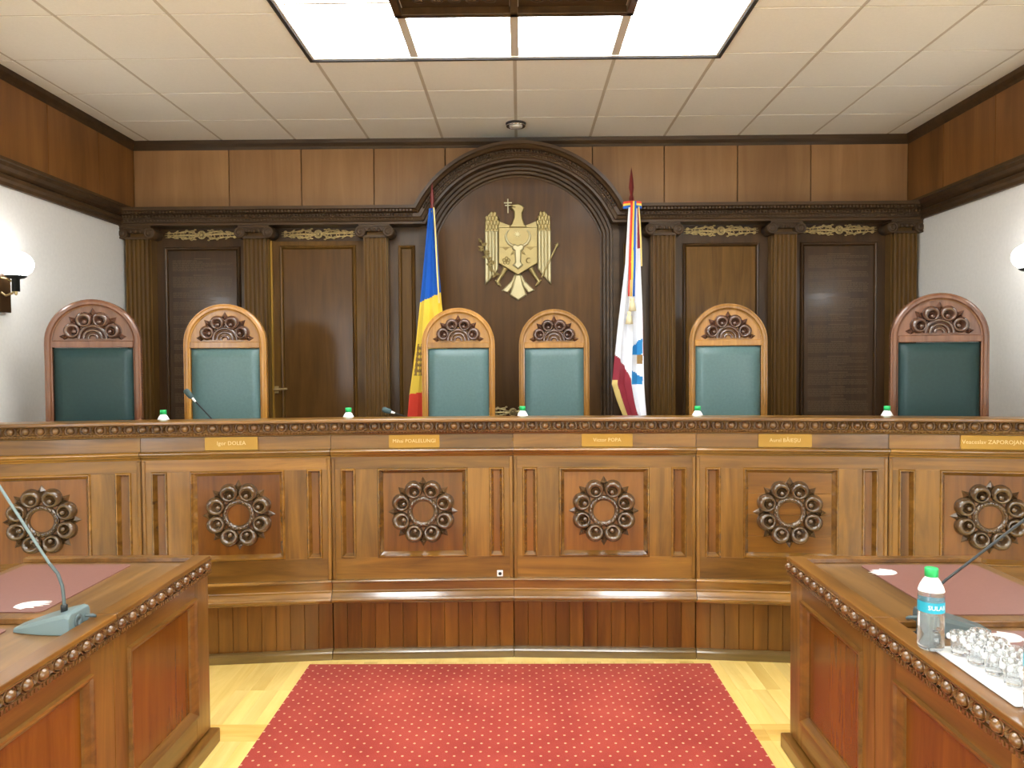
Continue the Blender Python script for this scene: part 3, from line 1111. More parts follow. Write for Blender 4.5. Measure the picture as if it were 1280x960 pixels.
def judge_chair(wood_m, leather_m):
    """faces -y; origin on the floor below the front of the back"""
    t = bpy.data.objects.new('judge_chair', None)
    COL.objects.link(t)
    W, ZS = .27, 1.29
    # arched frame swept along the outline
    prof = [(0.0, 0), (0.0, .006), (-.006, .014), (-.006, .030), (0.002, .036), (0.004, .043), (.05, .043), (.05, 0)]
    # a -> +y back, b -> inward
    fr = []
    fr.append(((-W, 0, .30), (0, 1, 0), (1, 0, 0)))
    for i in range(0, 29):
        a = PI - PI * i / 28
        r = Vector((math.cos(a), 0, math.sin(a)))
        fr.append((tuple(Vector((0, 0, ZS)) + r * W), (0, 1, 0), tuple(-r)))
    fr.append(((W, 0, .30), (0, 1, 0), (-1, 0, 0)))
    MB().sweep(prof, fr).build('back_frame', wood_m, t)
    # tympanum board with a shallow inner arch line
    MB().prism_xz([(-.232, 1.29), (.232, 1.29)] + [(.232 * math.cos(PI * i / 24), ZS + .232 * math.sin(PI * i / 24)) for i in range(1, 24)], .012, .04).build('arch_panel', wood_m, t)
    MB().cbox(-.229, .229, -.002, .045, 1.262, 1.305, .004).build('cross_rail', wood_m, t)
    # carving: half rosette
    cv = MB()
    for rr, th in ((.078, .012), (.052, .011), (.026, .010)):
        cv.tube([(rr * math.cos(PI * i / 16), .002 - th * .6, rr * math.sin(PI * i / 16)) for i in range(17)], th, 8)
    c = cv.build('carving', 'chair_carving', t, (0, .010, 1.318))
    for a in (-67.5, -22.5, 22.5, 67.5):
        link('petal', C_PETAL, c, None, (0, math.radians(a), 0), scale=(1, 1, .97))
    for a in (-86, -45, 0, 45, 86):
        link('leaf_tip', C_SPIKE, c, None, (0, math.radians(a), 0))
    # upholstered back: puffed grid
    cu = MB()
    nx, nz = 16, 24
    x0, x1, z0, z1 = -.224, .224, .46, 1.26
    v, f = [], []
    for j in range(nz + 1):
        for i in range(nx + 1):
            u, w = i / nx * 2 - 1, j / nz * 2 - 1
            h = (1 - abs(u) ** 7) ** .5 * (1 - abs(w) ** 14) ** .5
            v.append((x0 + (x1 - x0) * (i / nx), .022 - .030 * h - .008 * (1 - u * u), z0 + (z1 - z0) * (j / nz)))
    for j in range(nz):
        for i in range(nx):
            a = j * (nx + 1) + i
            f.append((a, a + 1, a + nx + 2, a + nx + 1))
    cu.add(v, f, 0, True)
    cu.box(x0, x1, .022, .045, z0, z1)
    cu.build('back_cushion', leather_m, t)
    # seat, arms, legs
    MB().cbox(-.26, .26, -.50, .03, .36, .42, .01).build('seat_rail', wood_m, t)
    se = MB()
    v, f = [], []
    for j in range(13):
        for i in range(13):
            u, w = i / 6 - 1, j / 6 - 1
            h = (1 - abs(u) ** 6) ** .5 * (1 - abs(w) ** 6) ** .5
            v.append((u * .24, -.235 + w * .245, .42 + .065 * h))
    for j in range(12):
        for i in range(12):
            a = j * 13 + i
            f.append((a, a + 1, a + 14, a + 13))
    se.add(v, f, 0, True).build('seat', leather_m, t)
    for s in (-1, 1):
        ar = MB()
        ar.tube([(s * .255, -.002, .58), (s * .262, -.20, .60), (s * .268, -.40, .59), (s * .268, -.45, .56)], [.022, .024, .026, .02], 8)
        ar.tube([(s * .262, -.40, .58), (s * .255, -.38, .52), (s * .245, -.40, .40)], .018, 8)
        ar.build('armrest', wood_m, t)
        for yy in (-.46, .0):
            MB().box(s * .235 - .022, s * .235 + .022, yy - .02, yy + .025, 0, .37).build('leg', wood_m, t, bev=.003)
    return t


base_a = judge_chair('chair_wood', 'leather')
base_b = judge_chair('chair_wood_shaded', 'leather_shaded')  # end chairs: same design with shade in the wood and leather colours
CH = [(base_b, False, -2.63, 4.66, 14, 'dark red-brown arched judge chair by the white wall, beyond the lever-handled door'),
      (base_a, False, -1.985, 5.10, 6, 'honey-brown arched judge chair in front of an engraved panel, behind a gooseneck microphone'),
      (base_a, True, -.455, 5.62, 1, 'arched judge chair overlapping the blue, yellow and red flag'),
      (base_a, True, .262, 5.83, -5, 'orange-brown arched judge chair set farthest back, below the gold eagle'),
      (base_a, True, 1.47, 5.38, -5, 'arched judge chair in front of the plain panel beside the white flag'),
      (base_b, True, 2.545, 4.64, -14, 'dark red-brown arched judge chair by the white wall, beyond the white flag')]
for src, cp_, x, y, rz, lab in CH:
    c = copy_tree(src) if cp_ else src
    c.location = (x, y, ZP); c.rotation_euler = (0, 0, math.radians(rz))
    tag(c, lab, 'chair', 'high arched judge chairs behind the bench')

# ------------------------------------------------------------------ side desks


def side_desk(sx, x_in, y0, y1, label, end=0.0):
    """sx=-1: left of the aisle. local x points from the aisle edge outward, local y along the aisle"""
    t = thing('court_desk', label, 'desk', (x_in, y0, 0), 0, 'desks along the aisle')
    Ln = y1 - y0
    D = .76
    S = sx                                  # outward direction

    def bx(mb, a, c, *r):
        a, c = sorted((S * a, S * c))
        return mb.box(a, c, *r)

    g = .002
    bx(MB(), .035, D - .12, g, Ln - g, .07, .74).build('carcass', 'desk_y', t)
    # aisle face frame around one sunk panel
    f0, f1, z0, z1 = .085, Ln - .13, .176, .657
    fm = MB()
    bx(fm, .010, .036, g, f0, .07, .722).build('stile', 'oak_z', t, bev=.001)
    bx(MB(), .010, .036, f1, Ln - g, .07, .722).build('stile', 'oak_z', t, bev=.001)
    bx(MB(), .010, .036, f0, f1, .07, z0).build('rail', 'desk_y', t, bev=.001)
    bx(MB(), .010, .036, f0, f1, z1, .722).build('rail', 'desk_y', t, bev=.001)
    pr = [(-.004, -.004), (.012, 0), (.012, .008), (.004, .014), (-.008, .030), (-.024, .034), (-.024, -.004)]
    mo = MB()
    fr = []
    for yy, zz, dy, dz in ((f0, z0, 1, 1), (f1, z0, -1, 1), (f1, z1, -1, -1), (f0, z1, 1, -1)):
        fr.append(((S * .010, yy, zz), (-S, 0, 0), (0, dy, dz)))
    mo.sweep(pr, fr, loop=True, caps=False).build('panel_moulding', 'desk_y', t)
    bx(MB(), .026, .036, f0 + .02, f1 - .02, z0 + .02, z1 - .02).build('sunk_panel', 'desk_panel', t)
    # end panel towards the bench and the seat side
    bx(MB(), .012, D - .10, Ln - .014, Ln - .0005, .07, .722).build('end_panel', 'oak_z', t)
    bs = MB()
    bx(bs, -.022, .036, g, Ln - g + end, 0, .062)
    if end:
        bx(bs, .036, D - .12, Ln - .02, Ln + end, 0, .062)
    bs.build('plinth', 'desk_y', t, bev=.006)
    # top: sunk writing surface inside a rim
    bx(MB(), .004, D, g, Ln - .001, .742, .780).build('table_top', 'desk_top', t)
    rm = MB()
    bx(rm, -.004, .062, g, Ln, .780, .800)
    bx(rm, .062, D, Ln - .040, Ln, .780, .800)
    rm.build('rim', 'desk_y', t, bev=.003)
    pr = [(-.02, .722), (.006, .722), (.010, .730), (.018, .736), (.020, .741), (.008, .744), (.008, .780), (.022, .782), (.022, .786), (-.02, .786)]
    e = MB().sweep(pr, [((0 + S * .014, yy, 0), (-S, 0, 0), (0, 0, 1)) for yy in (g, Ln - g)])
    em = e.build('edge_moulding', 'desk_carved', t)
    ne = 11
    for i in range(ne):
        link('egg', EGG_D, em, (S * .000, Ln * (i + .5) / ne + (-.012 if S < 0 else .012), .7625), (0, 0, PI / 2 if S < 0 else -PI / 2), scale=(1, 1, .86))
    q = 44
    dt = MB()
    for i in range(q):
        yy = Ln * (i + .5) / q
        bx(dt, -.006, .006, yy - .0045, yy + .0045, .7265, .740)
    dt.build('dentil_row', 'desk_carved', em)['kind'] = 'stuff'
    return t


EGG_D = egg_mesh('desk_carved')
XL, XR = -1.300, 1.090
side_desk(-1, XL, 2.40, 3.14, 'oak desk with burgundy pad beside the bench, across the carpet from the tall bottle', .024)
side_desk(-1, XL, 1.66, 2.40, 'oak desk carrying the pale grey gooseneck microphone base')
side_desk(1, XR, 2.35, 3.09, 'oak desk with burgundy pad beside the bench, behind the tall water bottle', .024)
side_desk(1, XR, 1.61, 2.35, 'oak desk carrying the crystal glasses and the tall water bottle')

# desk pads with a white foil mark


def desk_pad(x0, x1, y0, y1, mark, label):
    t = thing('desk_pad', label, 'desk pad', ((x0 + x1) / 2, (y0 + y1) / 2, .780), 0, 'burgundy pads on the desks')
    hx, hy, c = (x1 - x0) / 2, (y1 - y0) / 2, .02
    pts = []
    for cx, cy, a0 in ((hx - c, hy - c, 0), (-hx + c, hy - c, 90), (-hx + c, -hy + c, 180), (hx - c, -hy + c, 270)):
        for q in range(4):
            a = math.radians(a0 + 30 * q)
            pts.append((cx + c * math.cos(a), cy + c * math.sin(a)))
    MB().extrude_z(pts, .0005, .004).build('leather_sheet', 'burgundy_pad', t)
    if mark:
        mx_, my_, rot = mark
        shp = [(-.040, .002), (-.034, .026), (-.012, .044), (.012, .048), (.030, .050), (.058, .046), (.034, .034), (.066, .030), (.036, .018),
               (.070, .012), (.034, .004), (.058, -.004), (.026, -.010), (.040, -.024), (.012, -.024), (.004, -.040), (-.016, -.030), (-.034, -.020)]
        m_ = MB()
        m_.T = Matrix.Translation((mx_ - (x0 + x1) / 2, my_ - (y0 + y1) / 2, 0)) @ Matrix.Rotation(rot, 4, 'Z')
        m_.extrude_z(shp, .004, .0048)
        m_.build('foil_mark', 'foil_white', t)
    return t


desk_pad(-2.02, -1.585, 2.47, 3.06, (-1.675, 2.535, 0.0), 'burgundy desk pad with white mark, behind the pale grey microphone base')
desk_pad(-2.02, -1.585, 1.72, 2.31, None, 'burgundy desk pad under the low tip of the pale grey microphone')
desk_pad(1.345, 1.80, 2.42, 3.01, (1.40, 2.915, PI), 'burgundy desk pad with white mark, seen behind the tall water bottle')
desk_pad(1.375, 1.80, 1.68, 2.27, (1.425, 2.225, PI), 'burgundy desk pad with white mark, beside the crystal glasses')

# ------------------------------------------------------------------ conference microphones on the desks


def conference_mic(loc, S, neck, base_mat, label, rz=0.0, sc=1.0):
    """wedge base: tall end at the aisle, low tip pointing outward (S)"""
    t = thing('conference_microphone', label, 'microphone', loc, rz, 'gooseneck microphones on the desks')
    L_, n = .19, 14
    frames = []
    mb = MB()
    rows = []
    for i in range(n + 1):
        u = i / n
        w = .060 * (1 - .50 * u ** 2.2)
        h = .066 * (1 - .80 * u ** 1.25) if u > .04 else .060
        x = S * L_ * u
        c = min(.012, h * .35)
        rows.append([(x, -w, 0), (x, -w * .96, h - c), (x, -w * .84, h), (x, w * .84, h), (x, w * .96, h - c), (x, w, 0)])
    v = [p for r in rows for p in r]
    f = []
    for i in range(n):
        for j in range(5):
            f.append((i * 6 + j, (i + 1) * 6 + j, (i + 1) * 6 + j + 1, i * 6 + j + 1))
        f.append((i * 6 + 5, (i + 1) * 6 + 5, (i + 1) * 6, i * 6))
    f += [list(range(6)), list(range(n * 6, n * 6 + 6))[::-1]]
    mb.add(v, f, 0, False)
    mb.build('base', base_mat, t, bev=.003)
    j = MB(); j.T = Matrix.Translation((0, -.01, .030)) @ Matrix.Rotation(-S * PI / 2, 4, 'Y')
    j.lathe([(0, .001), (.007, .001), (.007, .004), (.020, .004), (.021, .002), (.021, -.002)], 16)
    j.build('socket_ring', 'grey_plastic_dark', t)
    pl = MB(); pl.tube([(-S * .002, .028, .034), (-S * .022, .03, .033), (-S * .028, .036, .029), (-S * .020, .05, .027), (-S * .004, .06, .028)], [.006, .006, .004, .003, .003], 8)
    pl.build('plug', 'grey_plastic_dark', t)
    MB().lathe([(0, .052), (.010, .052), (.010, .075), (.008, .078), (0, .078)], 12).build('neck_collar', 'black_plastic', t, (neck[0][0], neck[0][1], 0))
    k = len(neck)
    bend = neck[:k - 3] if k > 5 else neck[:3]
    nn = len(bend)
    MB().tube(neck[:nn], .0052, 8).build('gooseneck', 'grey_plastic_dark', t)
    MB().tube(neck[nn - 1:-1], .0042, 8).build('stem', 'grey_plastic' if base_mat == 'grey_plastic' else 'black_plastic', t)
    a, b2 = Vector(neck[-2]), Vector(neck[-1])
    d = (b2 - a)
    MB().tube([a - d * .15, a, a + d * .08], [.0055, .007, .007], 10).build('joint_ring', 'chrome', t)
    MB().tube([a + d * .08, a + d * .2, a + d * .8, a + d * .95, b2], [.008, .0125, .0125, .010, .004], 10).build('microphone_head', 'foam', t)
    return t


# left: world neck points relative to the base
L0 = Vector((-1.366, 2.315, .7805))
nl = [(-1.414, .845), (-1.414, .875), (-1.418, .915), (-1.432, .955), (-1.456, .985), (-1.475, 1.014), (-1.616, 1.243), (-1.645, 1.292)]
conference_mic(L0, -1, [(x - L0.x, .0, z - L0.z) for x, z in nl], 'grey_plastic', 'pale grey conference microphone with bent neck on the desk edge', 0.0)
R0 = Vector((1.205, 2.275, .7805))
nr = [(1.232, .845), (1.232, .865), (1.236, .885), (1.245, .905), (1.258, .922), (1.275, .938), (1.585, 1.180), (1.625, 1.212)]
conference_mic(R0, 1, [(x - R0.x, .0, z - R0.z) for x, z in nr], 'grey_plastic_dark', 'dark conference microphone with long black stem behind the tall bottle', 0.0)

# cable outlet with chrome loop
t = thing('cable_outlet', 'round cable outlet with chrome loop on the desk by the tall bottle', 'cable outlet', (1.182, 2.245, .780))
MB().lathe([(0, .001), (.022, .001), (.026, .004), (.028, 0)], 20).build('grommet', 'chrome', t)
MB().tube([(-.012, 0, .004), (-.006, 0, .020), (.010, 0, .024), (.022, .002, .018), (.03, .004, .006)], .004, 8).build('cable', 'black_plastic', t)

# bench microphones


def bench_mic(pts, label):
    x, y, z = pts[0]
    t = thing('gooseneck_microphone', label, 'microphone', (x, y, 1.1205), 0, 'gooseneck microphones behind the bench')
    rel = [(p[0] - x, p[1] - y, p[2] - 1.1205) for p in pts]
    MB().cbox(-.05, .05, -.04, .06, 0, .03, .008).build('base', 'grey_plastic_dark', t)
    MB().tube([(0, 0, .028)] + rel[1:-1], .0042, 8).build('stem', 'black_plastic', t)
    a, b2 = Vector(rel[-2]), Vector(rel[-1])
    d = b2 - a
    MB().tube([a - d * .3, a, a + d * .1], [.005, .007, .007], 10).build('collar', 'white_plastic', t)
    MB().tube([a + d * .1, a + d * .25, a + d * .8, a + d * .95, b2], [.010, .016, .017, .013, .005], 10).build('microphone_head', 'foam', t)


def at(px, py, D):
    """a point of the photograph at depth D (roll of the photo taken out)"""
    return ((px - 650) / F * D, D, 1.6 - (py + (px - 650) * .0063 - 452) / F * D)


p0 = at(282, 545, 4.35); p1 = at(262, 524, 4.32); p2 = at(239, 499, 4.28); p3 = at(229, 487, 4.27)
bench_mic([(p0[0], p0[1], 1.12), p1, p2, p3], 'gooseneck microphone leaning in front of a green leather chair')
p0 = at(535, 548, 4.45); p1 = at(508, 521.5, 4.40); p2 = at(489, 515.5, 4.36); p3 = at(477, 511.5, 4.34)
bench_mic([(p0[0], p0[1], 1.12), p1, p2, p3], 'low gooseneck microphone beside the red end of the flag')

# ------------------------------------------------------------------ water bottles


def bottle():
    t = bpy.data.objects.new('water_bottle', None)
    COL.objects.link(t)
    prof = [(0, .004), (.020, .002), (.030, .004), (.034, .010), (.0335, .05), (.032, .055), (.0335, .062), (.0335, .100)]
    lower = prof + [(.0325, .104), (.0335, .108), (.0335, .150), (.0315, .156), (.0335, .164)]
    MB().lathe(lower, 28).build('body', 'clear_plastic', t)
    MB().lathe([(.0335, .164), (.030, .176), (.022, .192), (.0145, .202), (.0135, .206)], 28).build('shoulder', 'bottle_white', t)
    MB().lathe([(.0139, .203), (.0172, .203), (.0172, .224), (.0160, .2265), (0, .2268)], 24).build('cap', 'green_cap', t)
    MB().lathe([(.0339, .108), (.0339, .137)], 28).build('label_band', 'bottle_label', t)
    return t


bt = bottle()
# white lettering strokes wrapped on the band
me = text_mesh('SULAB', .0170, .0002)
for v in me.vertices:
    a = v.co.x / .0342
    v.co = Vector((.0342 * math.sin(a), -.0342 * math.cos(a) - v.co.z, .1225 + v.co.y))
me.materials.clear(); me.materials.append(MATS['label_white'])
link('lettering', me, bt)
bt.location = (1.128, 2.085, .8005)
tag(bt, 'tall clear water bottle with green cap and turquoise label, on the desk edge', 'bottle', 'water bottles')
b2 = copy_tree(bt)
b2.location = (1.160, 1.690, .8005)
tag(b2, 'clear water bottle beyond the row of crystal glasses', 'bottle', 'water bottles')
BLAB = ['green capped bottle behind the bench beside the honey-brown chair by the engraved panel',
        'green capped bottle behind the bench in front of the lever-handled door',
        'green capped bottle behind the bench beside the gilt ornament between two chairs',
        'green capped bottle behind the bench beside the chair at the plain panel',
        'green capped bottle behind the bench beside the shade-toned chair past the engraved panel']
for (px, D), lab in zip(((201, 4.14), (434.5, 4.25), (653, 4.30), (871.5, 4.22), (1107, 4.14)), BLAB):
    c = copy_tree(bt)
    c.location = ((px - 650) / F * D, D, 1.1205)
    tag(c, lab, 'bottle', 'water bottles')

# ------------------------------------------------------------------ crystal glasses on a white tray
t = thing('glass_tray', 'shiny white tray under the crystal glasses along the desk edge', 'tray', (1.205, 1.87, .8000))
for s in (1,):
    MB().box(-.075, .075, -.140, .215, .0005, .006).build('tray_board', 'tray_white', t, bev=.003)
    rm = MB()
    rm.tube([(-.075, -.140, .006), (.075, -.140, .006), (.075, .215, .006), (-.075, .215, .006)], .003, 6, loop=True)
    rm.build('tray_rim', 'tray_white', t)


def glass():
    o = bpy.data.objects.new('crystal_glass', None)
    COL.objects.link(o)
    # twelve-sided cut tumbler with thick base
    mb = MB()
    n = 14
    prof = [(0, 0), (.0195, 0), (.0215, .003), (.0215, .012), (.0235, .030), (.0255, .052), (.0265, .062), (.0245, .062), (.0225, .040), (.0200, .016), (0, .014)]
    k = len(prof)
    v = []
    for i in range(n):
        for j, (r, z) in enumerate(prof):
            a = 2 * PI * (i + (.5 if j in (4, 6) else 0)) / n
            v.append((r * math.cos(a), r * math.sin(a), z))
    f = []
    for i in range(n):
        i2 = (i + 1) % n
        for j in range(k - 1):
            a, b_, c, d_ = i * k + j, i2 * k + j, i2 * k + j + 1, i * k + j + 1
            f += [(a, b_, c), (a, c, d_)]
    mb.add(v, f, 0, False)
    mb.build('bowl', 'crystal', o)
    # raised cut knobs round the upper wall
    kn = MB()
    for i in range(7):
        a = 2 * PI * i / 7
        kn.ball((.0262 * math.cos(a), .0262 * math.sin(a), .048), .0085, .0085, .0095, 7, 5)
    kn.build('cut_knobs', 'crystal_cut', o)['kind'] = 'stuff'
    return o


g0 = glass()
GP = [(1.178, 2.035), (1.184, 1.970), (1.190, 1.905), (1.196, 1.840), (1.204, 1.775), (1.240, 2.050), (1.246, 1.985), (1.252, 1.920), (1.258, 1.855), (1.264, 1.790)]
for i, (x, y) in enumerate(GP):
    c = g0 if i == 0 else copy_tree(g0)
    c.location = (x, y, .8065); c.rotation_euler = (0, 0, i * .7); c.scale = (.93, .93, .95)
    tag(c, 'cut crystal glass, %s from the tall bottle in the row %s' % (
        ('first', 'second', 'third', 'fourth', 'fifth')[i % 5], 'along the desk edge' if i < 5 else 'nearest the pad'), 'glass', 'crystal glasses on the white tray')

# ------------------------------------------------------------------ red carpet
cp2 = MB().box(-1.055, 1.055, -1.6, 1.6, 0, .008).build('red_carpet', 'carpet', None, (-.065, 2.36, 0.0002))
tag(cp2, 'red carpet with small cream dots leading to the bench', 'carpet')

# ------------------------------------------------------------------ wall globes


def sconce(S, label, y=4.60):
    t = thing('wall_sconce', label, 'wall lamp', (S * XW, y, 1.92), 0, 'globe wall lamps')
    o = -S

    def bx(mb, a, c, *r):
        a, c = sorted((o * a, o * c))
        return mb.box(a, c, *r)
    bx(MB(), 0, .035, -.085, .085, 0, .30).build('back_plate', 'walnut_dark', t, bev=.004)
    ar = MB()
    ar.tube([(o * .03, 0, .12), (o * .06, 0, .10), (o * .10, 0, .115), (o * .125, 0, .15)], .007, 8)
    ar.tube([(o * .03, 0, .21), (o * .07, 0, .20), (o * .10, 0, .185)], .005, 8)
    ar.build('arm', 'gilt', t)
    s_ = MB(); s_.T = Matrix.Translation((o * .122, 0, 0))
    s_.lathe([(0, .125), (.022, .125), (.022, .20), (.045, .205), (.060, .215), (.058, .222), (0, .222)], 20)
    s_.build('lamp_holder', 'black_plastic', t)
    f_ = MB(); f_.T = Matrix.Translation((o * .122, 0, 0))
    f_.lathe([(0, .10), (.006, .104), (.010, .112), (.008, .118), (.014, .125), (0, .125)], 12)
    f_.build('finial', 'gilt', t)
    MB().ball((o * .122, 0, .290), .098, .098, .080, 28, 18).build('globe_shade', 'globe_glass', t)
    return t


sconce(-1, 'white globe wall lamp on the white wall nearer the lever-handled door')
sconce(1, 'white globe wall lamp on the white wall nearer the white flag')
sconce(-1, 'white globe wall lamp added out of view beside the desk with the pale grey microphone', 1.3)  # this pair is unseen, added to lift light on the ceiling
sconce(1, 'white globe wall lamp added out of view beside the desk with the crystal glasses', 1.3)

# ------------------------------------------------------------------ gold eagle emblem
EM = .001011


def E(x, y):
    return ((x - 402) * EM, (895 - y) * EM)


def EP_(lst, mirror=False):
    r = [E(804 - x if mirror else x, y) for x, y in lst]
    return r[::-1] if mirror else r


em = thing('wall_emblem', 'gold eagle coat of arms with shield hanging in the arched niche', 'emblem', (-.01, YB - .032, 2.098))


def shrink(pts, d):
    cx = sum(p[0] for p in pts) / len(pts); cz = sum(p[1] for p in pts) / len(pts)
    out = []
    n = len(pts)
    for i in range(n):
        a, b_, c = Vector(pts[i - 1]), Vector(pts[i]), Vector(pts[(i + 1) % n])
        e1 = (b_ - a).normalized(); e2 = (c - b_).normalized()
        n1 = Vector((-e1.y, e1.x)); n2 = Vector((-e2.y, e2.x))
        mm = n1 + n2
        if mm.length < .2:
            mm = n1
        mm.normalize()
        k = d / max(.5, mm.dot(n1))
        out.append(tuple(b_ + mm * k))
    return out


def relief(pts, y0, y1, name, mat, parent, b=.005):
    # orient counter-clockwise
    ar = sum(pts[i][0] * pts[(i + 1) % len(pts)][1] - pts[(i + 1) % len(pts)][0] * pts[i][1] for i in range(len(pts)))
    if ar < 0:
        pts = pts[::-1]
    mb = MB()
    mb.prism_xz(pts, y0 + b, y1)
    if b:
        ins = shrink(pts, b)
        n = len(pts)
        v = [(p[0], y0 + b, p[1]) for p in pts] + [(p[0], y0, p[1]) for p in ins]
        mb.add(v, [list(range(n, 2 * n))] + [(i, (i + 1) % n, n + (i + 1) % n, n + i) for i in range(n)])
    return mb.build(name, mat, parent)


for mir in (False, True):
    wing = relief(EP_([(183, 180), (140, 235), (135, 330), (135, 770), (200, 702), (243, 645), (243, 330), (262, 268), (300, 285), (345, 300), (345, 330), (245, 332), (240, 215)], mir), -.016, 0, 'wing', 'gold', em)
    for a, c, ba, bc in ((136, 164, 765, 735), (166, 190, 732, 708), (192, 216, 706, 676), (218, 242, 672, 640)):
        relief(EP_([(a, 335), (a, ba), (c, bc), (c, 335)], mir), -.030, -.014, 'feather', 'gold_light', wing, .008)
    for r in range(4):
        for q in range(4):
            cx = 152 + q * 26 + (13 if r % 2 else 0); cy = 312 - r * 34
            if cx > 243 or (r == 3 and (q in (0, 3))):
                continue
            relief(EP_([(cx - 13, cy - 20), (cx, cy - 32), (cx + 13, cy - 20), (cx + 10, cy + 4), (cx, cy + 20), (cx - 10, cy + 4)], mir), -.028 + r * .002, -.012, 'scale_feather', 'gold', wing, .005)
    leg = MB()
    X = (lambda p: (E(804 - p[0] if mir else p[0], p[1])))
    pts = [X(p) for p in ((300, 635), (275, 680), (245, 725), (235, 745))]
    leg.tube([(p[0], -.015, p[1]) for p in pts], [.024, .018, .014, .018], 8)
    for q in ((215, 730), (240, 770), (262, 778)):
        e_ = X(q)
        leg.tube([(pts[3][0], -.016, pts[3][1]), (e_[0], -.018, e_[1])], [.014, .006], 6)
    leg.build('leg', 'gold', em)
    relief(EP_([(375, 682), (345, 740), (268, 815), (318, 834), (352, 790), (378, 720)], mir), -.022, 0, 'tail_feather', 'gold_light', em, .008)
relief(EP_([(380, 685), (358, 780), (332, 850), (402, 896), (470, 850), (446, 780), (424, 685)]), -.026, 0, 'tail_feather', 'gold_light', em, .010)
hd = relief(EP_([(357, 165), (338, 150), (358, 146), (340, 136), (366, 124), (402, 120), (436, 130), (455, 150), (452, 170), (440, 190), (440, 232), (456, 285), (482, 312), (326, 312), (350, 282), (370, 232), (372, 188)]), -.036, 0, 'eagle_head', 'gold', em, .009)
e_ = E(378, 148)
MB().ball((e_[0], -.037, e_[1]), .006, .004, .006, 8, 6).build('eye', 'gold_dark', hd)
cr = MB()
for (x0, y0_, x1, y1_) in ((319, 80, 327, 192), (292, 107, 355, 115), (300, 128, 358, 135)):
    a = E(x0, y1_); c = E(x1, y0_)
    cr.box(a[0], c[0], -.022, -.014, a[1], c[1])
cr.build('cross', 'gold_light', em)
sh = relief(EP_([(246, 310), (560, 310), (560, 597), (402, 692), (246, 597)]), -.040, 0, 'shield', 'gold', em, .006)
for x0, x1 in ((255, 352), (452, 552)):
    ln = MB()
    a = E(x0, 473); c = E(x1, 467)
    ln.box(a[0], c[0], -.043, -.038, a[1], c[1])
    m_ = (x0 + x1) / 2
    ln.prism_xz([E(m_ - 28, 473), E(m_, 495), E(m_ + 28, 473)], -.043, -.038)
    ln.build('chief_line', 'gold_dark', sh)
bh = relief(EP_([(352, 458), (375, 445), (402, 456), (428, 445), (452, 458), (448, 486), (430, 502), (426, 590), (444, 614), (402, 648), (358, 614), (378, 590), (374, 502), (356, 486)]), -.060, -.036, 'bull_head', 'gold_light', sh, .010)
for s in (0, 1):
    hn = MB()
    pts = []
    for x, y in ((356, 458), (328, 440), (310, 412), (304, 380), (314, 350), (332, 332)):
        p = E(804 - x if s else x, y)
        pts.append((p[0], -.046, p[1]))
    hn.tube(pts, [.012, .011, .010, .009, .007, .003], 8)
    hn.build('horn', 'gold_light', sh)
    ea = MB()
    p1, p2 = E(804 - 374 if s else 374, 500), E(804 - 345 if s else 345, 530)
    ea.tube([(p1[0], -.046, p1[1]), ((p1[0] + p2[0]) / 2, -.046, (p1[1] + p2[1]) / 2), (p2[0], -.044, p2[1])], [.006, .010, .003], 6)
    ea.build('ear', 'gold', sh)
c = E(398, 366)
st = []
for i in range(16):
    r = .030 if i % 2 == 0 else .010
    st.append((c[0] + r * math.cos(PI * i / 8), c[1] + r * math.sin(PI * i / 8)))
relief(st, -.046, -.038, 'star', 'gold_light', sh, 0)
c = E(308, 578)
rs = MB()
for i in range(5):
    a = PI / 2 + 2 * PI * i / 5
    cc = (c[0] + .020 * math.cos(a), c[1] + .020 * math.sin(a))
    rs.tube([(cc[0] + .011 * math.cos(2 * PI * q / 10), -.042, cc[1] + .011 * math.sin(2 * PI * q / 10)) for q in range(10)], .0035, 6, loop=True)
rs.ball((c[0], -.042, c[1]), .009, .005, .009, 8, 6)
rs.build('rose', 'gold_dark', sh)
c = E(488, 577)
cm = MB()
cm.tube([(c[0] + .020 * math.cos(math.radians(a)), -.042, c[1] + .020 * math.sin(math.radians(a))) for a in range(50, 311, 20)],
        [.002, .003, .004, .005, .006, .0065, .007, .0065, .006, .005, .004, .003, .002, .002], 6)
cm.build('crescent', 'gold_dark', sh)
sc_ = MB()
a, c = E(590, 712), E(708, 470)
sc_.tube([(a[0], -.036, a[1]), (c[0], -.036, c[1])], [.006, .007], 8)
d1, d2 = E(706, 474), E(722, 438)
sc_.tube([(d1[0], -.036, d1[1]), ((d1[0] + d2[0]) / 2, -.036, (d1[1] + d2[1]) / 2), (d2[0], -.036, d2[1])], [.010, .018, .004], 8)
sc_.build('sceptre', 'gold', em)
br = [(112, 430), (122, 480), (140, 530), (170, 585), (195, 640), (222, 700)]
ob = MB()
ob.tube([(E(x, y)[0], -.034, E(x, y)[1]) for x, y in br], .005, 6)
ob = ob.build('olive_branch', 'gold_dark', em)
leafm = MB()
leafm.add([(0, 0, 0), (.013, -.004, .018), (0, -.009, .02), (-.013, -.004, .018), (0, 0, .045)], [(0, 1, 2), (0, 2, 3), (2, 1, 4), (3, 2, 4), (0, 3, 4, 1)])
LEAF = leafm.mesh('leaf', 'gold')
rnd = random.Random(2)
for i in range(18):
    u = i / 17 * (len(br) - 1.001)
    q = int(u); w = u - q
    x = br[q][0] * (1 - w) + br[q + 1][0] * w; y = br[q][1] * (1 - w) + br[q + 1][1] * w
    p = E(x, y)
    link('leaf', LEAF, ob, (p[0], -.036, p[1]), (0, rnd.choice((-1, 1)) * rnd.uniform(.6, 1.6), 0))

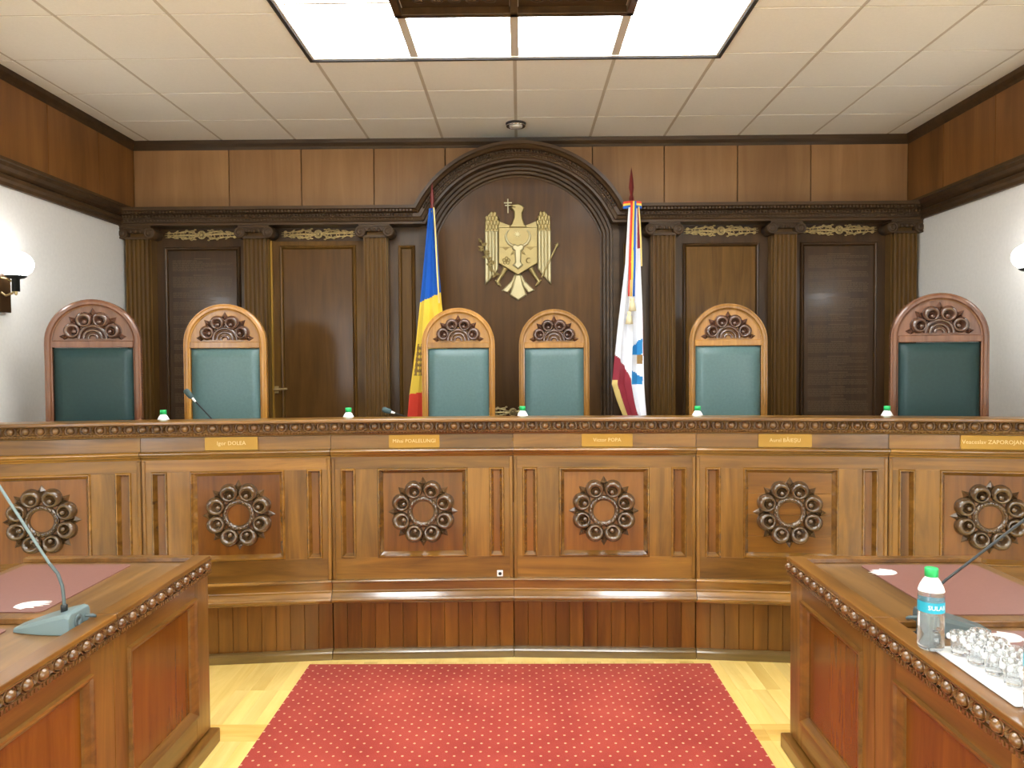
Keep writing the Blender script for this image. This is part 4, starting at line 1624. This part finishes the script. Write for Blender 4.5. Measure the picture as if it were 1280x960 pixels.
# ------------------------------------------------------------------ gilt scroll ornaments
orn = MB()
N_ = 20
for s in (-1, 1):
    for sz in (-1, 1):
        for k, (x0, rr) in enumerate(((.075, .026), (.145, .024), (.205, .021), (.255, .016))):
            pts = []
            for i in range(N_ + 1):
                a = 2.6 * PI * i / N_
                r = rr * (1 - .72 * i / N_)
                pts.append((s * (x0 + .012 - r * math.cos(a)), -.010, sz * (.004 + r * .9 * math.sin(a) + .012)))
            orn.tube(pts, [.0055 * (1 - .4 * i / N_) for i in range(N_ + 1)], 5)
        orn.tube([(s * .03, -.012, sz * .006), (s * .11, -.014, sz * .030), (s * .20, -.012, sz * .018), (s * .30, -.008, sz * .030)], [.005, .007, .006, .003], 5)
        for k in range(7):
            x = .055 + k * .036
            orn.ball((s * x, -.010, sz * (.036 - .012 * (k % 2))), .013, .006, .0065, 6, 4)
    orn.tube([(s * .03, -.012, 0), (s * .16, -.016, .003), (s * .305, -.008, 0)], [.008, .010, .003], 6)
orn.v = [(x, y, z * (1.12 - .62 * (abs(x) / .31) ** 1.6) + .004 * math.sin(x * 90)) for x, y, z in orn.v]
scr_me = orn.mesh('scroll_work', 'gilt')
ros = MB()
ros.ball((0, -.022, 0), .014, .010, .014, 10, 8)
ros.tube([(.030 * math.cos(2 * PI * i / 20), -.014, .030 * math.sin(2 * PI * i / 20)) for i in range(20)], .006, 6, loop=True)
for i in range(8):
    a = 2 * PI * i / 8
    ros.ball((.022 * math.cos(a), -.016, .022 * math.sin(a)), .008, .006, .008, 6, 5)
ros_me = ros.mesh('centre_rosette', 'gilt')
for bx, z, y, lab in ((-2.58, 2.645, YP, 'gilt scroll ornament above the engraved panel next to the lever-handled door'),
                      (-1.63, 2.645, YP, 'gilt scroll ornament above the door with the lever handle'),
                      (1.63, 2.645, YP, 'gilt scroll ornament above the plain panel beside the white flag'),
                      (2.58, 2.645, YP, 'gilt scroll ornament above the engraved panel past the white flag'),
                      (-.06, 1.185, YB - .03, 'gilt scroll ornament low in the niche between two chairs')):
    t = thing('gilt_ornament', lab, 'ornament', (bx, y, z), 0, 'gilt scroll ornaments on the panelling')
    link('scroll_work', scr_me, t)
    link('centre_rosette', ros_me, t)

# ------------------------------------------------------------------ flags


def drape(rows, ny, amp, nfold, phase, colour, mats, name, parent, nu=96, nz=240):
    """rows: (z, x_left, x_right); hanging cloth with folds; colour(u, z)->material index"""
    v, f, mi = [], [], []
    zs_ = [r[0] for r in rows]

    def interp(z):
        for a, b_ in zip(rows[:-1], rows[1:]):
            if a[0] >= z >= b_[0]:
                w = (a[0] - z) / (a[0] - b_[0])
                return a[1] * (1 - w) + b_[1] * w, a[2] * (1 - w) + b_[2] * w
        return rows[-1][1], rows[-1][2]
    zt, zb = zs_[0], zs_[-1]
    for j in range(nz + 1):
        z = zt + (zb - zt) * j / nz
        l, r = interp(z)
        w = j / nz
        for i in range(nu + 1):
            u = i / nu
            ph = 2 * PI * nfold * u + phase + .8 * math.sin(w * 2.2)
            am = amp * (.25 + .75 * min(1, w * 2.2))
            v.append((l + (r - l) * u + .010 * math.sin(2 * ph) * w, ny + am * math.sin(ph), z))
    for j in range(nz):
        for i in range(nu):
            a = j * (nu + 1) + i
            f.append((a, a + nu + 1, a + nu + 2, a + 1))
            mi.append(colour((i + .5) / nu, zt + (zb - zt) * (j + .5) / nz))
    mb = MB()
    mb.add(v, f, 0, True)
    mb.mi = mi
    o = mb.build(name, mats, parent)
    md = o.modifiers.new('thickness', 'SOLIDIFY')
    md.thickness = .002
    return o


def flag_stand(t, lean, zt, mat):
    MB().lathe([(0, 0), (.16, 0), (.165, .012), (.15, .03), (.05, .045), (.03, .07), (.03, .12), (0, .12)], 28).build('stand_base', 'walnut_dark', t)
    MB().tube([(0, 0, .05), (lean[0] * .5, 0, zt * .5), (lean[0], 0, zt)], .013, 10).build('pole', 'pole_wood', t)


# national tricolour : blue, yellow with emblem, red
FD = 5.93
t = thing('flag', 'blue, yellow and red flag with dark emblem hanging from a pole', 'flag', (-.655, FD, ZP))
flag_stand(t, (-.018, 0), 2.33, 'pole_wood')
MB().lathe([(0, 2.33), (.012, 2.33), (.016, 2.36), (.010, 2.38), (.017, 2.41), (.012, 2.47), (0, 2.56)], 12).build('finial', 'spear_red', t, (-.018, 0, 0))


def fx_(px):
    return (px - 650) / F * FD + .655


def fz_(py, px=530):
    return 1.6 - (py + (px - 650) * .0063 - 452) / F * FD - ZP


rows = [(fz_(263), fx_(539), fx_(546)), (fz_(300), fx_(535), fx_(548)), (fz_(380), fx_(526), fx_(553)), (fz_(440), fx_(519), fx_(560)),
        (fz_(495), fx_(511), fx_(568)), (fz_(525), fx_(508), fx_(572)), (fz_(600), fx_(505), fx_(575))]


def col_l(u, z):
    y = 452 + (1.6 - ZP - z) / FD * F          # photo row of this height
    yb = 378 - 12 * u
    if y < yb:
        return 0
    if y < 492 - 10 * u:
        if 430 < y < 468 and .08 < u < .30 and (math.sin(u * 70) + math.sin(y * .9)) > -.6:
            return 3
        return 1
    return 2


fl = drape(rows, -.045, .026, 2.5, .4, col_l, ['flag_blue', 'flag_yellow', 'flag_red', 'flag_emblem'], 'flag_cloth', t)
fr_ = MB()
pts = [(fx_(545.5) + .012 * 0, -.078, fz_(263)), (fx_(547), -.078, fz_(290)), (fx_(549), -.078, fz_(340)), (fx_(551), -.078, fz_(380))]
fr_.tube(pts, [.006, .007, .007, .006], 6)
fr_.tube([(fx_(545), -.03, fz_(262)), (fx_(541), -.04, fz_(268)), (fx_(538), -.03, fz_(276))], .004, 6)
fr_.build('gold_fringe', 'fringe_gold', fl)

# white standard with crimson border, ribbon and tassels
t = thing('flag', 'white flag with crimson border, tricolour ribbon and gold tassels', 'flag', (.90, FD, ZP))
tx0 = .90


def gx_(px):
    return (px - 650) / F * FD - tx0


flag_stand(t, (gx_(789.5), 0), 2.40, 'pole_wood')
MB().lathe([(0, 2.38), (.014, 2.38), (.018, 2.42), (.010, 2.445), (.020, 2.50), (.014, 2.57), (0, 2.66)], 4, sm=False).build('spear_finial', 'spear_red', t, (gx_(789.5), 0, 0))
rows = [(fz_(262, 790), gx_(785), gx_(797)), (fz_(330, 790), gx_(781), gx_(799)), (fz_(400, 790), gx_(773), gx_(802)), (fz_(440, 790), gx_(769), gx_(803)),
        (fz_(480, 790), gx_(765), gx_(804)), (fz_(500, 790), gx_(771), gx_(805)), (fz_(525, 790), gx_(781), gx_(807)), (fz_(600, 790), gx_(800), gx_(809))]
HEM = [(440, 766), (446, 771), (463, 783), (480, 788), (500, 791), (525, 799), (600, 822)]


def lerp_tab(tab, y):
    for (a, p), (b_, q) in zip(tab[:-1], tab[1:]):
        if a <= y <= b_:
            return p + (q - p) * (y - a) / (b_ - a)
    return tab[0][1] if y < tab[0][0] else tab[-1][1]


def col_r(u, z):
    y = 452 + (1.6 - ZP - z) / FD * F - .9
    l = lerp_tab([(262, 785), (330, 781), (400, 773), (440, 769), (480, 765), (500, 771), (525, 781), (600, 800)], y)
    r_ = lerp_tab([(262, 797), (330, 799), (400, 802), (440, 803), (480, 804), (500, 805), (525, 807), (600, 809)], y)
    px = l + (r_ - l) * u
    if y > 440 and px < lerp_tab(HEM, y):
        return 4 if (y > 474 and px < l + 4.5) else 1
    if px > 796 and y < 312:
        return 1
    if px > 801.2 and 385 < y < 445:
        return 1
    if 789 < px < 800.5:
        if 424 + (800 - px) * .9 < y < 444 - (px - 789) * .1 or 463 + (px - 789) * .7 < y < 480:
            return 2
        if 443 < y < 455 and px > 796:
            return 5
    return 0


fl = drape(rows, -.045, .026, 2.5, 1.2, col_r, ['flag_white', 'flag_crimson', 'flag_sky', 'flag_blue', 'fringe_gold', 'flag_emblem'], 'flag_cloth', t)
fr_ = MB()
fr_.tube([(gx_(797), -.07, fz_(262, 790)), (gx_(799), -.075, fz_(300, 790)), (gx_(800), -.075, fz_(335, 790))], [.005, .007, .006], 6)
fr_.build('gold_fringe', 'fringe_gold', fl)
# tricolour ribbon bow and tails
for i, mname in enumerate(('flag_red', 'flag_yellow', 'flag_blue')):
    rb = MB()
    n = 14
    v, f = [], []
    for j in range(n + 1):
        w = j / n
        y = 256 + (372 - 256) * w
        xl = 786.5 - 3.5 * w + i * (2.2 + .6 * w)
        v += [(gx_(xl), -.08 - .008 * math.sin(w * 9 + i), fz_(y, 790)), (gx_(xl + 2.6 + .6 * w), -.084 - .008 * math.sin(w * 9 + i + .6), fz_(y, 790))]
    for j in range(n):
        f.append((2 * j, 2 * j + 2, 2 * j + 3, 2 * j + 1))
    rb.add(v, f, 0, True)
    o = rb.build('ribbon', mname, t)
    o.modifiers.new('thickness', 'SOLIDIFY').thickness = .0015
    bw = MB()
    for s in (-1, 1):
        x_ = 789.5
        z1, z2 = fz_(253.5 + i * 2.6, 790), fz_(257 + i * 2.8, 790)
        v = [(gx_(x_), -.03, z1), (gx_(x_ + s * 11), -.05, z1 - .012), (gx_(x_ + s * 11.5), -.05, z2 - .010), (gx_(x_), -.03, z2)]
        bw.add(v, [(0, 1, 2, 3)])
    o = bw.build('bow', mname, t)
    o.modifiers.new('thickness', 'SOLIDIFY').thickness = .004
ts = MB()
ts.tube([(gx_(788), -.095, fz_(352, 790)), (gx_(788), -.10, fz_(378, 790))], .003, 6)
ts.tube([(gx_(786), -.095, fz_(352, 790)), (gx_(784.5), -.10, fz_(390, 790))], .003, 6)
ts.build('tassel_cord', 'tassel', t)
for px, py in ((788, 378), (784, 394)):
    q = MB(); q.T = Matrix.Translation((gx_(px), -.105, fz_(py, 790)))
    q.lathe([(0, .025), (.014, .02), (.018, .006), (.012, -.004), (.020, -.02), (.030, -.075), (0, -.078)], 12)
    q.build('tassel', 'tassel', t)
